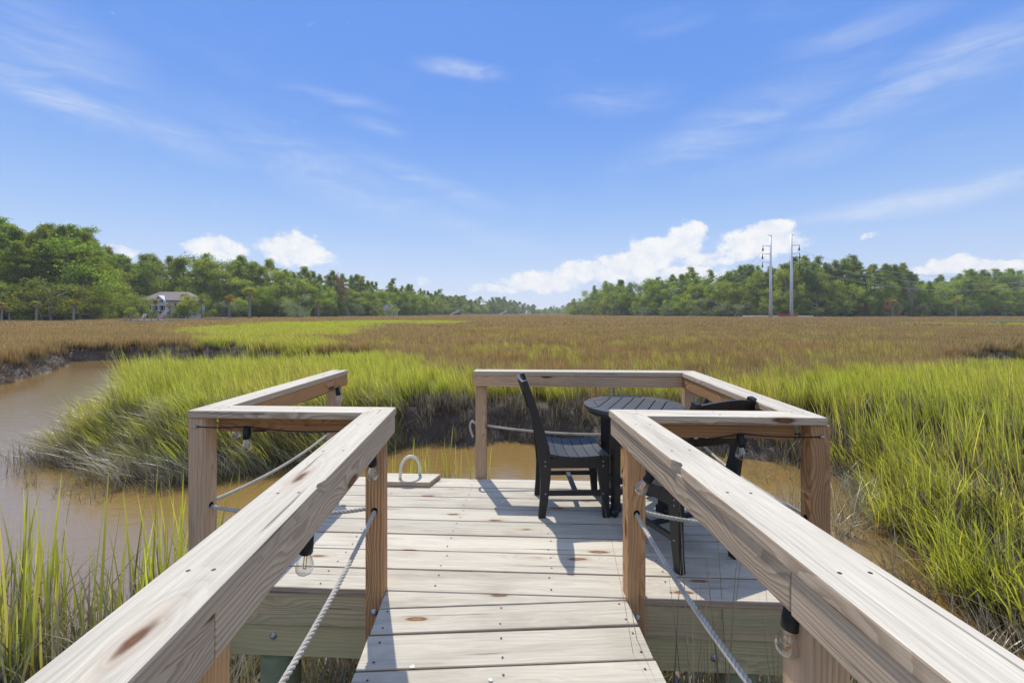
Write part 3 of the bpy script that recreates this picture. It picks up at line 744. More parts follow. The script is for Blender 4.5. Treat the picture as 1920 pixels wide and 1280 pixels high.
# wedge board that closes the angle between deck and walkway
a = wk(-1, 2.19); b = wk(1, 2.19)
def hit(p): # onto the deck's near edge along wy
    n = ey; return p + wy * ((OD + n * -.004 - p).dot(n) / wy.dot(n))
local_prism('walkway_board', [a + wy * .004, b + wy * .004, hit(b), hit(a)], DZ - .037, DZ - .001, M['deck'], .003, axis=wx)
for i in range(len(lines) - 1):
    t1, t0 = lines[i] - .004, lines[i + 1] + .006
    j = rj.uniform(-.005, .005); sl = rj.uniform(-.004, .004)
    local_prism('walkway_board', [wk(-1, t0) - wx * j, wk(1, t0 + sl) + wx * rj.uniform(-.006, .006), wk(1, t1 + sl), wk(-1, t1) - wx * j], DZ - .037, DZ - .001 + rj.uniform(-.001, .001), M['deck'], .003, axis=wx)
bm = bmesh.new()
for q in range(26):
    p = dk(rj.uniform(-1.45, 1.3), rj.uniform(.05, 1.5)) if q < 14 else wk(-1, rj.uniform(-.5, 2.1)) + wx * rj.uniform(.08, 1.1)
    if min(abs((((p - OD).dot(ey)) % .196) - .19), 1) < .02: continue
    n_ = 9; r0 = rj.uniform(.004, .014); ax = rj.uniform(0, 3.14)
    bm.faces.new([bm.verts.new((p[0] + math.cos(2 * math.pi * j / n_) * r0 * rj.uniform(.5, 1.3), p[1] + math.sin(2 * math.pi * j / n_) * r0 * rj.uniform(.4, 1.0), DZ + .0035)) for j in range(n_)])
link('droppings', bm_mesh(bm, 'droppings'), simple('chalky_droppings', (.66, .66, .60), .9, .1, var=.3, scale=60), dock, kind='stuff')
# nail heads, two by two over the joists
def disc(bm, x, y, z, r, n=6):
    vs_ = [bm.verts.new((x + r * math.cos(2 * math.pi * q / n), y + r * math.sin(2 * math.pi * q / n), z)) for q in range(n)]; bm.faces.new(vs_)
bm = bmesh.new()
for jx in (-1.49, -1.0, -.4, .2, .8, 1.36):
    for i in range(8):
        for o_ in (.045, .148):
            p = dk(jx + rj.uniform(-.012, .012), i * .196 + o_ + rj.uniform(-.008, .008)); disc(bm, p[0], p[1], DZ + .0025, .0052)
for i in range(14):
    for s_, off in ((-1, .05), (-1, .58), (1, -.05)):
        for o_ in (.04, .15):
            p = wk(s_, lines[i + 1] + o_) + wx * (off + rj.uniform(-.01, .01)); disc(bm, p[0], p[1], DZ + .0015, .0052)
link('nail_heads', bm_mesh(bm, 'nail_heads'), M['rust'], dock, kind='stuff')
# framing
def rim(name, x0, x1, y, z0, z1, mat, w=.038): return plank(name, dk(x0, y), dk(x1, y), w, DZ + z0, DZ + z1, mat, .003)
rim('joist', LX + .01, -.70, .03, -.205, -.038, M['joist']); rim('joist', .64, RX - .01, .03, -.205, -.038, M['joist'])
rim('joist', -.70, .64, .032, -.205, -.038, M['joist'])
rim('beam', LX - .03, -.66, .045, -.375, -.2055, M['beam']); rim('beam', .62, RX + .02, .045, -.375, -.2055, M['beam'])
rim('beam', LX - .03, RX + .02, 1.50, -.375, -.2055, M['beam']); rim('joist', LX + .01, RX - .01, 1.545, -.205, -.038, M['joist'])
for jx in (LX + .03, -1.0, -.4, .2, .8, RX - .03): plank('joist', dk(jx, .053), dk(jx, 1.523), .038, DZ - .203, DZ - .0385, M['joist'], .003)
for s_ in (-1, 1):
    plank('stringer', wk(s_, -3.1) - wx * (s_ * .03), wk(s_, 2.2) - wx * (s_ * .03), .038, DZ - .225, DZ - .0385, M['joist'], .003)
def piling(x, y, r=.10):
    pts = [(0, 0, -1.2), (0, 0, .2), (0, 0, .7), (0, 0, DZ - .3761)]
    me = tube_mesh('piling', pts, [r * 1.04, r * 1.02, r, r * .98], 20)
    link('piling', me, M['pile'], dock, (x, y, 0))
for x, y in ((-1.24, .10), (1.13, .10), (-1.24, 1.47), (1.13, 1.47)):
    p = dk(x, y); piling(p[0], p[1])
piling(*(wk(-1, -1.4) + wx * .1), r=.09); piling(*(wk(1, -1.4) - wx * .1), r=.09)
# inner pilings under the walkway end
post('stub_post', wk(-1, 2.12) + wx * .10, AW, -.6, DZ - .226, M['pile'], .10); post('stub_post', wk(1, 2.12) - wx * .10, AW, -.6, DZ - .226, M['pile'], .10)

# rails: centre lines of the cap boards
capL = [Vector((-.596, 1.0)) + wy * -4.0, None, dk(-1.55, -.015), dk(-1.55, 1.55)]
capR = [Vector((.628, 1.0)) + wy * -4.0, None, dk(1.40, -.015), dk(1.385, 1.585), dk(-.40, 1.585)]
def cross(p, d, q, e):
    det = d[0] * -e[1] + e[0] * d[1]; r = q - p; t = (r[0] * -e[1] + e[0] * r[1]) / det; return p + d * t
capL[1] = cross(capL[0], wy, dk(0, -.015), ex); capR[1] = cross(capR[0], wy, dk(0, -.015), ex)
ZT, ZB, ZF = DZ + .915, DZ + .877, DZ + .788
def offset_poly(P, off):
    """offset to the right of travel"""
    out = []
    for i in range(len(P)):
        dirs = []
        if i > 0: dirs.append((P[i] - P[i - 1]).normalized())
        if i < len(P) - 1: dirs.append((P[i + 1] - P[i]).normalized())
        ns = [Vector((d_[1], -d_[0])) for d_ in dirs]
        if len(ns) == 1: out.append(P[i] + ns[0] * off)
        else:
            b_ = (ns[0] + ns[1]).normalized(); out.append(P[i] + b_ * (off / b_.dot(ns[0])))
    return out
def run(P, w, z0, z1, mat, name, bev, gap=.0008, notch=None):
    R = offset_poly(P, w / 2); L = offset_poly(P, -w / 2); obs = []
    for i in range(len(P) - 1):
        d_ = (P[i + 1] - P[i]).normalized() * gap
        pts_ = [R[i] + d_, R[i + 1] - d_, L[i + 1] - d_, L[i] + d_]
        if notch and i == 0:      # splintered notch in the edge of the board
            side, yn, ln, dp = notch; u_ = (P[1] - P[0]).normalized(); E0 = (R if side > 0 else L)[0]; e_ = E0 + u_ * ((yn - E0[1]) / u_[1]); q_ = Vector((u_[1], -u_[0])) * -side
            nt = [e_, e_ + u_ * ln * .12 + q_ * dp * .8, e_ + u_ * ln * .45 + q_ * dp, e_ + u_ * ln * .8 + q_ * dp * .5, e_ + u_ * ln]
            pts_ = [pts_[0]] + nt + pts_[1:] if side > 0 else pts_[:3] + nt[::-1] + pts_[3:]
        obs.append(local_prism(name, pts_, z0, z1, mat, bev, axis=P[i + 1] - P[i]))
    return obs
def split_first(P, t, gap=.0):
    d_ = (P[1] - P[0]); m_ = P[0] + d_ * t; return [P[0], m_], [m_] + P[1:]
run(capL, .138, ZB + .001, ZT, M['cap'], 'cap_board', .0055, notch=(1, 1.27, .055, .016))
run(capR, .142, ZB + .001, ZT, M['cap'], 'cap_board', .0055, notch=(-1, 1.44, .075, .022))
def tY(P, Yv): return (Yv - P[0][1]) / (P[1][1] - P[0][1])
fL = offset_poly(capL, .044); fR = offset_poly(capR, -.044)
a_, b_ = split_first(fL, tY(fL, .80)); run(a_, .038, ZF, ZB - .0005, M['cap'], 'rail_board', .004); ob_ = run(b_, .038, ZF, ZB - .0005, M['rail'], 'rail_board', .004, .0015); ob_[0].data.materials[0] = M['cap']
a_, b_ = split_first(fR, tY(fR, .93)); run(a_, .038, ZF - .004, ZB - .0005, M['cap'], 'rail_board', .004); ob_ = run(b_, .038, ZF, ZB - .0005, M['rail'], 'rail_board', .004, .0015); ob_[0].data.materials[0] = M['cap']; ob_[3].data.materials[0] = M['postgrey']
pL = offset_poly(capL, -.020); pR = offset_poly(capR, .020)
def along(P, i, d_): v_ = (P[i + 1] - P[i]).normalized(); return P[i] + v_ * d_
POST = {}
ZP = ZB - .001
def rail_post(key, c, ang, z0, mat): POST[key] = c; return post('post', c, ang, z0, ZP, mat)
rail_post('inL', Vector((-.682, 2.292)), AW, DZ - .52, M['post']); rail_post('inR', Vector((.606, 2.262)), AW, DZ - .52, M['post'])
rail_post('outL', dk(-1.577, -.03), -PH, DZ - .46, M['postgrey']); rail_post('outR', dk(1.448, -.03), -PH, DZ - .46, M['post'])
rail_post('farL', dk(-1.577, 1.49), -PH, DZ - .40, M['postgrey']); rail_post('backL', dk(-.345, 1.614), -PH, DZ - .40, M['postgrey']); rail_post('backR', dk(1.40, 1.614), -PH, DZ - .40, M['postgrey'])
nL = pL[0] + (pL[1] - pL[0]) * tY(pL, .87); nR = pR[0] + (pR[1] - pR[0]) * tY(pR, .975)
rail_post('nearL', nL, AW, DZ - .50, M['post']); rail_post('nearR', nR, AW, DZ - .50, M['postgrey'])
rail_post('bkL', pL[0] + (pL[1] - pL[0]) * tY(pL, -.6), AW, DZ - .50, M['postgrey']); rail_post('bkR', pR[0] + (pR[1] - pR[0]) * tY(pR, -.55), AW, DZ - .50, M['postgrey'])
rail_post('bk2L', pL[0] + (pL[1] - pL[0]) * tY(pL, -2.1), AW, DZ - .50, M['postgrey']); rail_post('bk2R', pR[0] + (pR[1] - pR[0]) * tY(pR, -2.05), AW, DZ - .50, M['postgrey'])
bm = bmesh.new()
for P_c in (capL, capR):
    for i in range(len(P_c) - 1):
        L_ = (P_c[i + 1] - P_c[i]).length; u_ = (P_c[i + 1] - P_c[i]).normalized(); q_ = Vector((u_[1], -u_[0])); a = .05
        while a < L_ - .04:
            for o_ in (-.03, .028):
                p = P_c[i] + u_ * (a + rj.uniform(-.01, .01)) + q_ * (o_ + rj.uniform(-.008, .008)); disc(bm, p[0], p[1], ZT + .0004, .0045)
            a += .38
link('screw_heads', bm_mesh(bm, 'screw_heads'), M['rust'], dock, kind='stuff')
# carriage bolts and rope holes
bolt_me = lathe_mesh('bolt', [(.0, .010), (.008, .009), (.012, .005), (.013, .0), (.018, -.0005), (.018, -.004)][::-1], 10)
def bolt(c, z, n_, sub=dock):
    o = link('bolt', bolt_me, M['galv'], dock, (c[0], c[1], z)); o.rotation_euler = Vector((n_[0], n_[1], 0)).to_track_quat('Z', 'Y').to_euler(); return o
bolt(POST['inL'] - wy * .049, DZ - .075, -wy); bolt(POST['inR'] - wy * .049, DZ - .085, -wy)
bolt(dk(1.448, -.079), DZ - .16, -ey); bolt(dk(-1.24, .022), DZ - .27, -ey); bolt(dk(1.0, .022), DZ - .30, -ey); bolt(dk(-1.577, -.079), DZ - .16, -ey)
hole_me = lathe_mesh('rope_hole', [(.0152, -.002), (.0155, .0008), (.0, .0009)], 14)
M['hole'] = simple('dark_drilled_hole', (.012, .009, .007), .9, .05)
def hole(c, z, n_):
    o = link('rope_hole', hole_me, M['hole'], dock, (c[0], c[1], z)); o.rotation_euler = Vector((n_[0], n_[1], 0)).to_track_quat('Z', 'Y').to_euler(); return o
HR = DZ + .425
H_ = .0445
for kx, nn in (('inL', (-wy, -wx)), ('inR', (-wy, wx)), ('outL', (ex, ey)), ('outR', (-ex, ey)), ('farL', (-ey,)), ('backL', (ex, -ex)), ('backR', (-ex, -ey)), ('nearL', (wy, -wy)), ('nearR', (wy, -wy))):
    for n_ in nn: hole(POST[kx] + n_ * (H_ + .0003), HR, n_)

# ------------------------------------------------------------------ ropes: three laid strands
def rope_span(a, b, sag, R=.0098, pitch=.062, step=.0075, za=HR, zb=HR):
    A = Vector((a[0], a[1], za)); B = Vector((b[0], b[1], zb)); L = (B - A).length; n = int(L / step) + 2
    Vs, Qs = [], []
    cen = [A.lerp(B, i / (n - 1)) + Vector((0, 0, -4 * sag * (i / (n - 1)) * (1 - i / (n - 1)))) for i in range(n)]
    return cen
def rope_mesh(name, chains, R=.0098, pitch=.062):
    V, Q = [], []
    for cen in chains:
        for s_ in range(3):
            pts = []; acc = 0
            for i, p in enumerate(cen):
                if i: acc += (cen[i] - cen[i - 1]).length
                d_ = (cen[min(i + 1, len(cen) - 1)] - cen[max(i - 1, 0)]).normalized()
                u = d_.cross(Vector((0, 0, 1)))
                if u.length < 1e-3: u = Vector((1, 0, 0))
                u.normalize(); w_ = d_.cross(u); an = 2 * math.pi * (acc / pitch + s_ / 3)
                pts.append(p + (u * math.cos(an) + w_ * math.sin(an)) * R * .52)
            v_, q_ = tube(pts, R * .56, 7); o_ = len(V); V += [tuple(x) for x in v_]; Q += [tuple(x + o_ for x in f) for f in q_]
    return from_arrays(name, V, Q, True)
def rope(name, chains, **kw): return link(name, rope_mesh(name, chains), M['rope'], **kw)
P_ = POST
def span(k1, k2, sag, z1=HR, z2=HR): return rope_span(P_[k1], P_[k2], sag, za=z1, zb=z2)
rope('rope', [span('bkL', 'nearL', .05), span('nearL', 'inL', .045), span('inL', 'outL', .045), span('outL', 'farL', .05)], label='grey twisted rope threaded through the left railing posts', category='rope')
tail = []
pb = P_['backL'] - ex * (H_ + .003)
for i in range(30):
    t_ = i / 29; an = t_ * 2.7
    q = pb - ex * (.045 * math.sin(min(an, 3.14)) * (1 if t_ < .6 else 1)) - ex * .004
    tail.append(Vector((q[0], q[1], HR + .03 + .03 * math.sin(t_ * 3.0) - .16 * max(0, t_ - .25))))
rope('rope', [span('bkR', 'nearR', .05), span('nearR', 'inR', .04), span('inR', 'outR', .05), span('outR', 'backR', .07), span('backR', 'backL', .06, HR, HR + .02), tail], label='grey twisted rope threaded through the right and back railing posts', category='rope')

# ------------------------------------------------------------------ string lights
sock_me = lathe_mesh('lamp_socket', [(.012, .030), (.0165, .028), (.0175, .0), (.0185, -.002), (.0185, -.028), (.0165, -.030), (.006, -.030)][::-1], 14)
bulb_prof = [(.001, -.092), (.010, -.0905), (.0185, -.085), (.0235, -.076), (.0245, -.067), (.0225, -.056), (.018, -.044), (.0145, -.034), (.0135, -.028)]
bulb_me = lathe_mesh('bulb', bulb_prof, 18)
fbm_ = bmesh.new(); box_bm(.0022, .0022, .036, (.0035, 0, -.056), 0, fbm_); box_bm(.0022, .0022, .036, (-.0035, 0, -.056), 0, fbm_); box_bm(.009, .002, .002, (0, 0, -.074), 0, fbm_)
fil_me = bm_mesh(fbm_, 'filament')
def lights(label, bulbs, cable):
    root = empty('string_lights', (cable[0][0][0], cable[0][0][1], 0), label=label, cat='string lights', group='string lights on the dock railing')
    off = Vector((cable[0][0][0], cable[0][0][1], 0))
    V, Q = [], []
    for ch in cable:
        v_, q_ = tube([Vector(p) - off for p in ch], .0032, 6); o_ = len(V); V += [tuple(x) for x in v_]; Q += [tuple(x + o_ for x in f) for f in q_]
    link('cable', from_arrays('cable', V, Q, True), M['plastic'], root)
    for (x, y, z, tx, ty) in bulbs:
        s_ = link('lamp_socket', sock_me, M['plastic'], root, Vector((x, y, z - .032)) - off, (tx, ty, 0))
        link('bulb', bulb_me, M['glass'], s_); link('filament', fil_me, M['filament'], s_)
    return root
def pix(x, y, Yd): return Vector(((x - 960) * Yd / F, Yd, EYE - (y - HOR) * Yd / F))
def sagc(a, b, sag, n=14): a, b = Vector(a), Vector(b); return [a.lerp(b, i / n) + Vector((0, 0, -4 * sag * (i / n) * (1 - i / n))) for i in range(n + 1)]
zc = ZF - .006
def V3(p, z): return Vector((p[0], p[1], z))
fin = offset_poly(capL, .030); finR = offset_poly(capR, -.030)
# left: walkway, cross rail, left side
bl = []
def bulb_at(P, Yv, i=0, tx=0, ty=0, dz=0):
    p = P[i] + (P[i + 1] - P[i]) * ((Yv - P[i][1]) / (P[i + 1][1] - P[i][1])); return (p[0], p[1], zc + dz, tx, ty)
L1 = bulb_at(fin, 1.29, 0, 0, .1); L2 = bulb_at(fin, 2.02, 0, 0, 0, .0)
hk = dk(-1.577, -.078); hookL = V3(hk, DZ + .835)
b1 = dk(-1.335, -.045); b2 = dk(-1.36, .16)
L3 = (b1[0], b1[1], DZ + .830, 0, 0); L4 = (pix(443, 812, 2.62)[0], 2.62, DZ + .805, 0, .0)
p5 = dk(-1.475, 1.33); L5 = (p5[0], p5[1], DZ + .80, 0, -.18)
bk = bulb_at(fin, .3, 0)
cabL = [sagc((bk[0], bk[1], zc), L1[:3], .012) + sagc(L1[:3], L2[:3], .015)[1:] + sagc(L2[:3], V3(P_['inL'] + wx * .05, zc), .01)[1:],
        sagc(hookL, L3[:3], .006) + sagc(L3[:3], V3(dk(-.75, -.02), DZ + .818), .02)[1:] + sagc(V3(dk(-.75, -.02), DZ + .818), V3(P_['inL'] + wx * .05, zc), .006)[1:],
        sagc(hookL, V3(dk(-1.63, -.02), DZ + .83), .0, 3) + sagc(V3(dk(-1.63, -.02), DZ + .83), V3(dk(-1.60, .1), DZ + .81), 0, 3)[1:] + sagc(V3(dk(-1.60, .1), DZ + .81), L4[:3], .01)[1:] + sagc(L4[:3], L5[:3], .03)[1:] + sagc(L5[:3], V3(dk(-1.50, 1.46), DZ + .80), .004)[1:]]
lights('black cable with clear bulbs hanging from the left railing', [L1, L2, L3, L4, L5], cabL)
R1 = bulb_at(finR, .975, 0, .05, .1, .004); R2 = bulb_at(finR, 1.82, 0, .2, .55, .0)
hk = dk(1.448, -.079); hookR = V3(hk, DZ + .825)
b3 = dk(1.10, -.03); R3 = (b3[0], b3[1], DZ + .822, 0, .0)
p6 = dk(1.325, 1.02); R4 = (p6[0], p6[1], DZ + .80, 0, .15)
bk = bulb_at(finR, .3, 0)
cabR = [sagc((bk[0], bk[1], zc), R1[:3], .01) + sagc(R1[:3], R2[:3], .015)[1:] + sagc(R2[:3], V3(P_['inR'] - wx * .05, zc), .01)[1:] + sagc(V3(P_['inR'] - wx * .05, zc), R3[:3], .025)[1:] + sagc(R3[:3], hookR, .008)[1:] + sagc(hookR, V3(dk(1.508, -.03), DZ + .82), 0, 3)[1:],
        sagc(V3(dk(1.508, -.03), DZ + .82), V3(dk(1.33, .08), DZ + .80), 0, 4) + sagc(V3(dk(1.33, .08), DZ + .80), R4[:3], .02)[1:] + sagc(R4[:3], V3(dk(1.345, 1.53), DZ + .79), .01)[1:]]
lights('black cable with clear bulbs hanging from the right railing', [R1, R2, R3, R4], cabR)
hk_me = lathe_mesh('cable_hook', [(.002, .012), (.007, .010), (.007, -.004), (.003, -.006)][::-1], 8)
for h_ in (hookL, hookR):
    o = link('cable_hook', hk_me, M['galv'], dock, h_); o.rotation_euler = Vector((-ey[0], -ey[1], 0)).to_track_quat('Z', 'Y').to_euler()

# ------------------------------------------------------------------ chairs
def sweep_rect(pts, hw, depth, bev=.004):
    """bar along pts in the XZ plane; hw: half width per point across the curve, depth: full size in Y"""
    bm = bmesh.new(); rings = []
    n = len(pts)
    for i, (x, z) in enumerate(pts):
        a = pts[max(i - 1, 0)]; b = pts[min(i + 1, n - 1)]; d_ = Vector((b[0] - a[0], b[1] - a[1])).normalized(); nn = Vector((-d_[1], d_[0]))
        w_ = hw[i] if hasattr(hw, '__len__') else hw
        l = Vector((x, z)) + nn * w_; r = Vector((x, z)) - nn * w_
        if i == 0: l[1] = r[1] = z
        rings.append([bm.verts.new(q) for q in ((l[0], -depth / 2, l[1]), (r[0], -depth / 2, r[1]), (r[0], depth / 2, r[1]), (l[0], depth / 2, l[1]))])
    for i in range(n - 1):
        for j in range(4): bm.faces.new((rings[i][j], rings[i][(j + 1) % 4], rings[i + 1][(j + 1) % 4], rings[i + 1][j]))
    bm.faces.new(rings[0][::-1]); bm.faces.new(rings[-1])
    es = [e for e in bm.edges if e.calc_face_angle(0) > .9]
    bmesh.ops.bevel(bm, geom=es, offset=bev, segments=2, affect='EDGES')
    return bm
def make_chair(label):
    t = empty('dining_chair', label=label, cat='chair', group='black slatted chairs at the round table')
    K = M['black']; W = .40
    prof = [(-.215, 0), (-.200, .12), (-.190, .26), (-.192, .38), (-.205, .48), (-.232, .60), (-.268, .73), (-.305, .84), (-.335, .935)]
    hw = [.024, .028, .034, .042, .040, .032, .027, .023, .016]
    me = bm_mesh(sweep_rect(prof, hw, .036), 'rear_leg')
    for s_ in (-1, 1): link('rear_leg', me, K, t, (0, s_ * W / 2, 0))
    fl = bm_mesh(sweep_rect([(.228, 0), (.218, .16), (.205, .30), (.200, .405)], [.022, .027, .036, .042], .036), 'front_leg')
    for s_ in (-1, 1): link('front_leg', fl, K, t, (0, s_ * W / 2, 0))
    ap = bm_mesh(box_bm(.34, .024, .07, (0, 0, .372), .003), 'side_apron')
    for s_ in (-1, 1): link('side_apron', ap, K, t, (0, s_ * W / 2, 0))
    link('front_apron', bm_mesh(box_bm(.024, W - .04, .065, (.205, 0, .375), .003), 'front_apron'), K, t)
    link('rear_apron', bm_mesh(box_bm(.024, W - .04, .065, (-.185, 0, .375), .003), 'rear_apron'), K, t)
    sr = bm_mesh(box_bm(.38, .022, .034, (0, 0, .165), .003), 'side_stretcher')
    for s_ in (-1, 1): link('side_stretcher', sr, K, t, (.01, s_ * W / 2, 0))
    link('cross_stretcher', bm_mesh(box_bm(.034, W - .02, .022, (.02, 0, .165), .003), 'cross_stretcher'), K, t)
    # saddle seat of six slats across the width
    def zs(x): u = (x + .2) / .44; return .408 + .030 * (1 - math.sin(min(u, 1) * math.pi)) * (1 if u < .5 else .55) 
    x = -.175; k_ = 6; w_ = .068
    for i in range(k_):
        bm = bmesh.new(); x0, x1 = x + i * (w_ + .004), x + i * (w_ + .004) + w_
        ny = 8; top = []; bot = []
        for xx in ([x0, x1] if i < k_ - 1 else [x0, x0 + .045, x1 - .006, x1 + .004]):
            drop = 0
            if i == k_ - 1: drop = {0: 0, 1: .002, 2: .012, 3: .030}[[x0, x0 + .045, x1 - .006, x1 + .004].index(xx)]
            rt, rb = [], []
            for j in range(ny + 1):
                yy = (j / ny - .5) * (W + .06); dip = -.014 * math.cos(min(abs(yy) / (W / 2 + .03), 1) * math.pi / 2)
                zt = zs(xx) + dip - drop + .012
                rt.append(bm.verts.new((xx, yy, zt))); rb.append(bm.verts.new((xx, yy, min(zt - .020, zs(xx) + dip - .010))))
            top.append(rt); bot.append(rb)
        for q in range(len(top) - 1):
            for j in range(ny):
                bm.faces.new((top[q][j], top[q + 1][j], top[q + 1][j + 1], top[q][j + 1])); bm.faces.new((bot[q][j], bot[q][j + 1], bot[q + 1][j + 1], bot[q + 1][j]))
            for j in (0, ny): bm.faces.new((top[q][j], bot[q][j], bot[q + 1][j], top[q + 1][j]))
        for r_t, r_b in ((top[0], bot[0]), (top[-1], bot[-1])):
            for j in range(ny): bm.faces.new((r_t[j], r_t[j + 1], r_b[j + 1], r_b[j]))
        link('seat_slat', bm_mesh(bm, 'seat_slat'), K, t)
    scr = lathe_mesh('screw', [(.0, .0012), (.0045, .001), (.0055, -.001)][::-1], 8)
    for s_ in (-1, 1):
        for x_, z_ in ((-.192, .385), (-.192, .355), (-.19, .165), (.205, .385), (.205, .355), (.205, .165)):
            o = link('screw', scr, M['galv'], t, (x_, s_ * (W / 2 + .0185), z_)); o.rotation_euler = (rad(-90 * s_), 0, 0)
    # curved back: arched top rail, lower rail, upright slats
    def bow(yy, z): return np.interp(z, [p[1] for p in prof], [p[0] for p in prof]) - .035 * (1 - (2 * yy / W) ** 2)
    def rail(name, zf, h, th, y_ext):
        bm = bmesh.new(); R_ = []; n = 12
        for j in range(n + 1):
            yy = (j / n - .5) * 2 * y_ext; z0, z1 = zf(yy) - h, zf(yy); R_.append([bm.verts.new(q) for q in ((bow(yy, z0) - th / 2, yy, z0), (bow(yy, z0) + th / 2, yy, z0), (bow(yy, z1) + th / 2, yy, z1), (bow(yy, z1) - th / 2, yy, z1))])
        for j in range(n):
            for q in range(4): bm.faces.new((R_[j][q], R_[j][(q + 1) % 4], R_[j + 1][(q + 1) % 4], R_[j + 1][q]))
        bm.faces.new(R_[0][::-1]); bm.faces.new(R_[-1])
        return link(name, bm_mesh(bm, name), K, t)
    rail('top_rail', lambda y: .918 + .022 * (1 - (2 * y / W) ** 2), .085, .022, W / 2 - .014)
    rail('lower_rail', lambda y: .735, .045, .022, W / 2 - .014)
    for j in range(5):
        yy = (j - 2) * .062; bm = bmesh.new(); R_ = []
        for q in range(6):
            z = .725 + q * .028; x = bow(yy, z); R_.append([bm.verts.new(v_) for v_ in ((x - .007, yy - .021, z), (x + .007, yy - .021, z), (x + .007, yy + .021, z), (x - .007, yy + .021, z))])
        for q in range(5):
            for e in range(4): bm.faces.new((R_[q][e], R_[q][(e + 1) % 4], R_[q + 1][(e + 1) % 4], R_[q + 1][e]))
        bm.faces.new(R_[0][::-1]); bm.faces.new(R_[-1])
        link('back_slat', bm_mesh(bm, 'back_slat'), K, t)
    return t
c1 = make_chair('black slatted chair left of the table, turned sideways with its full profile in view')
c1.location = (.415, 3.325, DZ + .002); c1.rotation_euler = (0, 0, rad(1))
c2 = copy_tree(c1); c2['label'] = 'black slatted chair behind the right railing, its back towards the walkway'
c2.location = (1.005, 2.73, DZ + .002); c2.rotation_euler = (0, 0, math.atan2(.92, -.39))

# ------------------------------------------------------------------ round table
tb = empty('round_table', (.885, 3.32, DZ + .002), rad(-25), label='round charcoal slatted table between the two black chairs', cat='table')
TZ, RT, RI = .735, .355, .292
for k_ in range(8):
    bm = bmesh.new(); n = 6; a0, a1 = 2 * math.pi * k_ / 8 + .008, 2 * math.pi * (k_ + 1) / 8 - .008
    o_, i_ = [], []
    for j in range(n + 1):
        a = a0 + (a1 - a0) * j / n; o_.append((RT * math.cos(a), RT * math.sin(a)))
    ri = RI
    i_ = [(ri * math.cos(a1) , ri * math.sin(a1)), (ri * math.cos(a0), ri * math.sin(a0))]
    prism_bm(o_ + i_, TZ - .024, TZ, .003, bm); link('rim_segment', bm_mesh(bm, 'rim_segment'), M['tabletop'], tb)
apo = RI * math.cos(math.pi / 8)
def octx(y):   # half length of the inner octagon at height y, vertices on multiples of 45 degrees
    # sides of the octagon: |x|cos(22.5+45k)+...
    best = 9
    for q in range(8):
        a = math.pi / 8 + q * math.pi / 4; c_, s_ = math.cos(a), math.sin(a)
        if c_ > .01: best = min(best, (apo - s_ * y) / c_)
    return best
ns = 7; pw = 2 * RI / ns
for j in range(ns):
    y0 = -RI + j * pw + .0035; y1 = -RI + (j + 1) * pw - .0035
    xs_ = sorted({y0, y1} | ({v_ for v_ in (-RI * math.sin(math.pi / 4), RI * math.sin(math.pi / 4), 0.) if y0 < v_ < y1}))
    y0c, y1c = max(y0, -RI + .002), min(y1, RI - .002)
    ys_ = [y0c] + [v_ for v_ in xs_ if y0c < v_ < y1c] + [y1c]
    poly = [(max(octx(v_) - .004, .002), v_) for v_ in ys_] + [(-max(octx(v_) - .004, .002), v_) for v_ in reversed(ys_)]
    # rotate so the slats run in the table's local Y
    poly = [(-b_, a_) for a_, b_ in poly]
    link('top_slat', bm_mesh(prism_bm(poly, TZ - .023, TZ - .001, .0015), 'top_slat'), M['tabletop'], tb)
link('under_ring', lathe_mesh('under_ring', [(.33, TZ - .0245), (.335, TZ - .050), (.20, TZ - .050), (.20, TZ - .0245)][::-1], 40, False), M['black'], tb)
tleg = bm_mesh(box_bm(.036, .075, TZ - .10, (0, 0, (TZ - .05 + .05) / 2), .004), 'leg')
for q in range(4):
    a = rad(25 + 45 + 90 * q); link('leg', tleg, M['black'], tb, (.235 * math.cos(a), .235 * math.sin(a), 0), (0, 0, a + math.pi / 2))
    bm = bmesh.new(); box_bm(.235, .034, .045, (.145, 0, .15), .003, bm); link('stretcher', bm_mesh(bm, 'stretcher'), M['black'], tb, (0, 0, 0), (0, 0, a))
    ft = lathe_mesh('foot', [(.022, -.028), (.028, -.020), (.028, .020), (.022, .028)], 14); o = link('foot', ft, M['black'], tb, (.262 * math.cos(a), .262 * math.sin(a), .028)); o.rotation_euler = (rad(90), 0, a)
    bm = bmesh.new(); box_bm(.09, .036, .05, (.225, 0, .04), .006, bm); link('foot_block', bm_mesh(bm, 'foot_block'), M['black'], tb, (0, 0, 0), (0, 0, a))

# ------------------------------------------------------------------ hatch board with looped pipe
hb = empty('loop_handle_board', (0, 0, 0), label='small raised timber board with a cream looped pipe handle at the deck opening', cat='handle')
pb0 = dk(-.985, 1.465); hb.location = (pb0[0], pb0[1], DZ + .002); hb.rotation_euler = (0, 0, -PH)
link('board', bm_mesh(prism_bm([(-.27, -.105), (.25, -.105), (.30, .09), (-.27, .09)], 0, .036, .003), 'board'), M['deck'], hb)
pts = [(-.01, -.035, .036)]
for i in range(17):
    a = math.pi * i / 16; pts.append((.060 - .066 * math.cos(a), -.035 + .10 * i / 16, .11 + .095 * math.sin(a)))
pts.append((.128, .066, .036))
link('pipe_loop', tube_mesh('pipe_loop', pts, .0125, 12), M['hose'], hb)

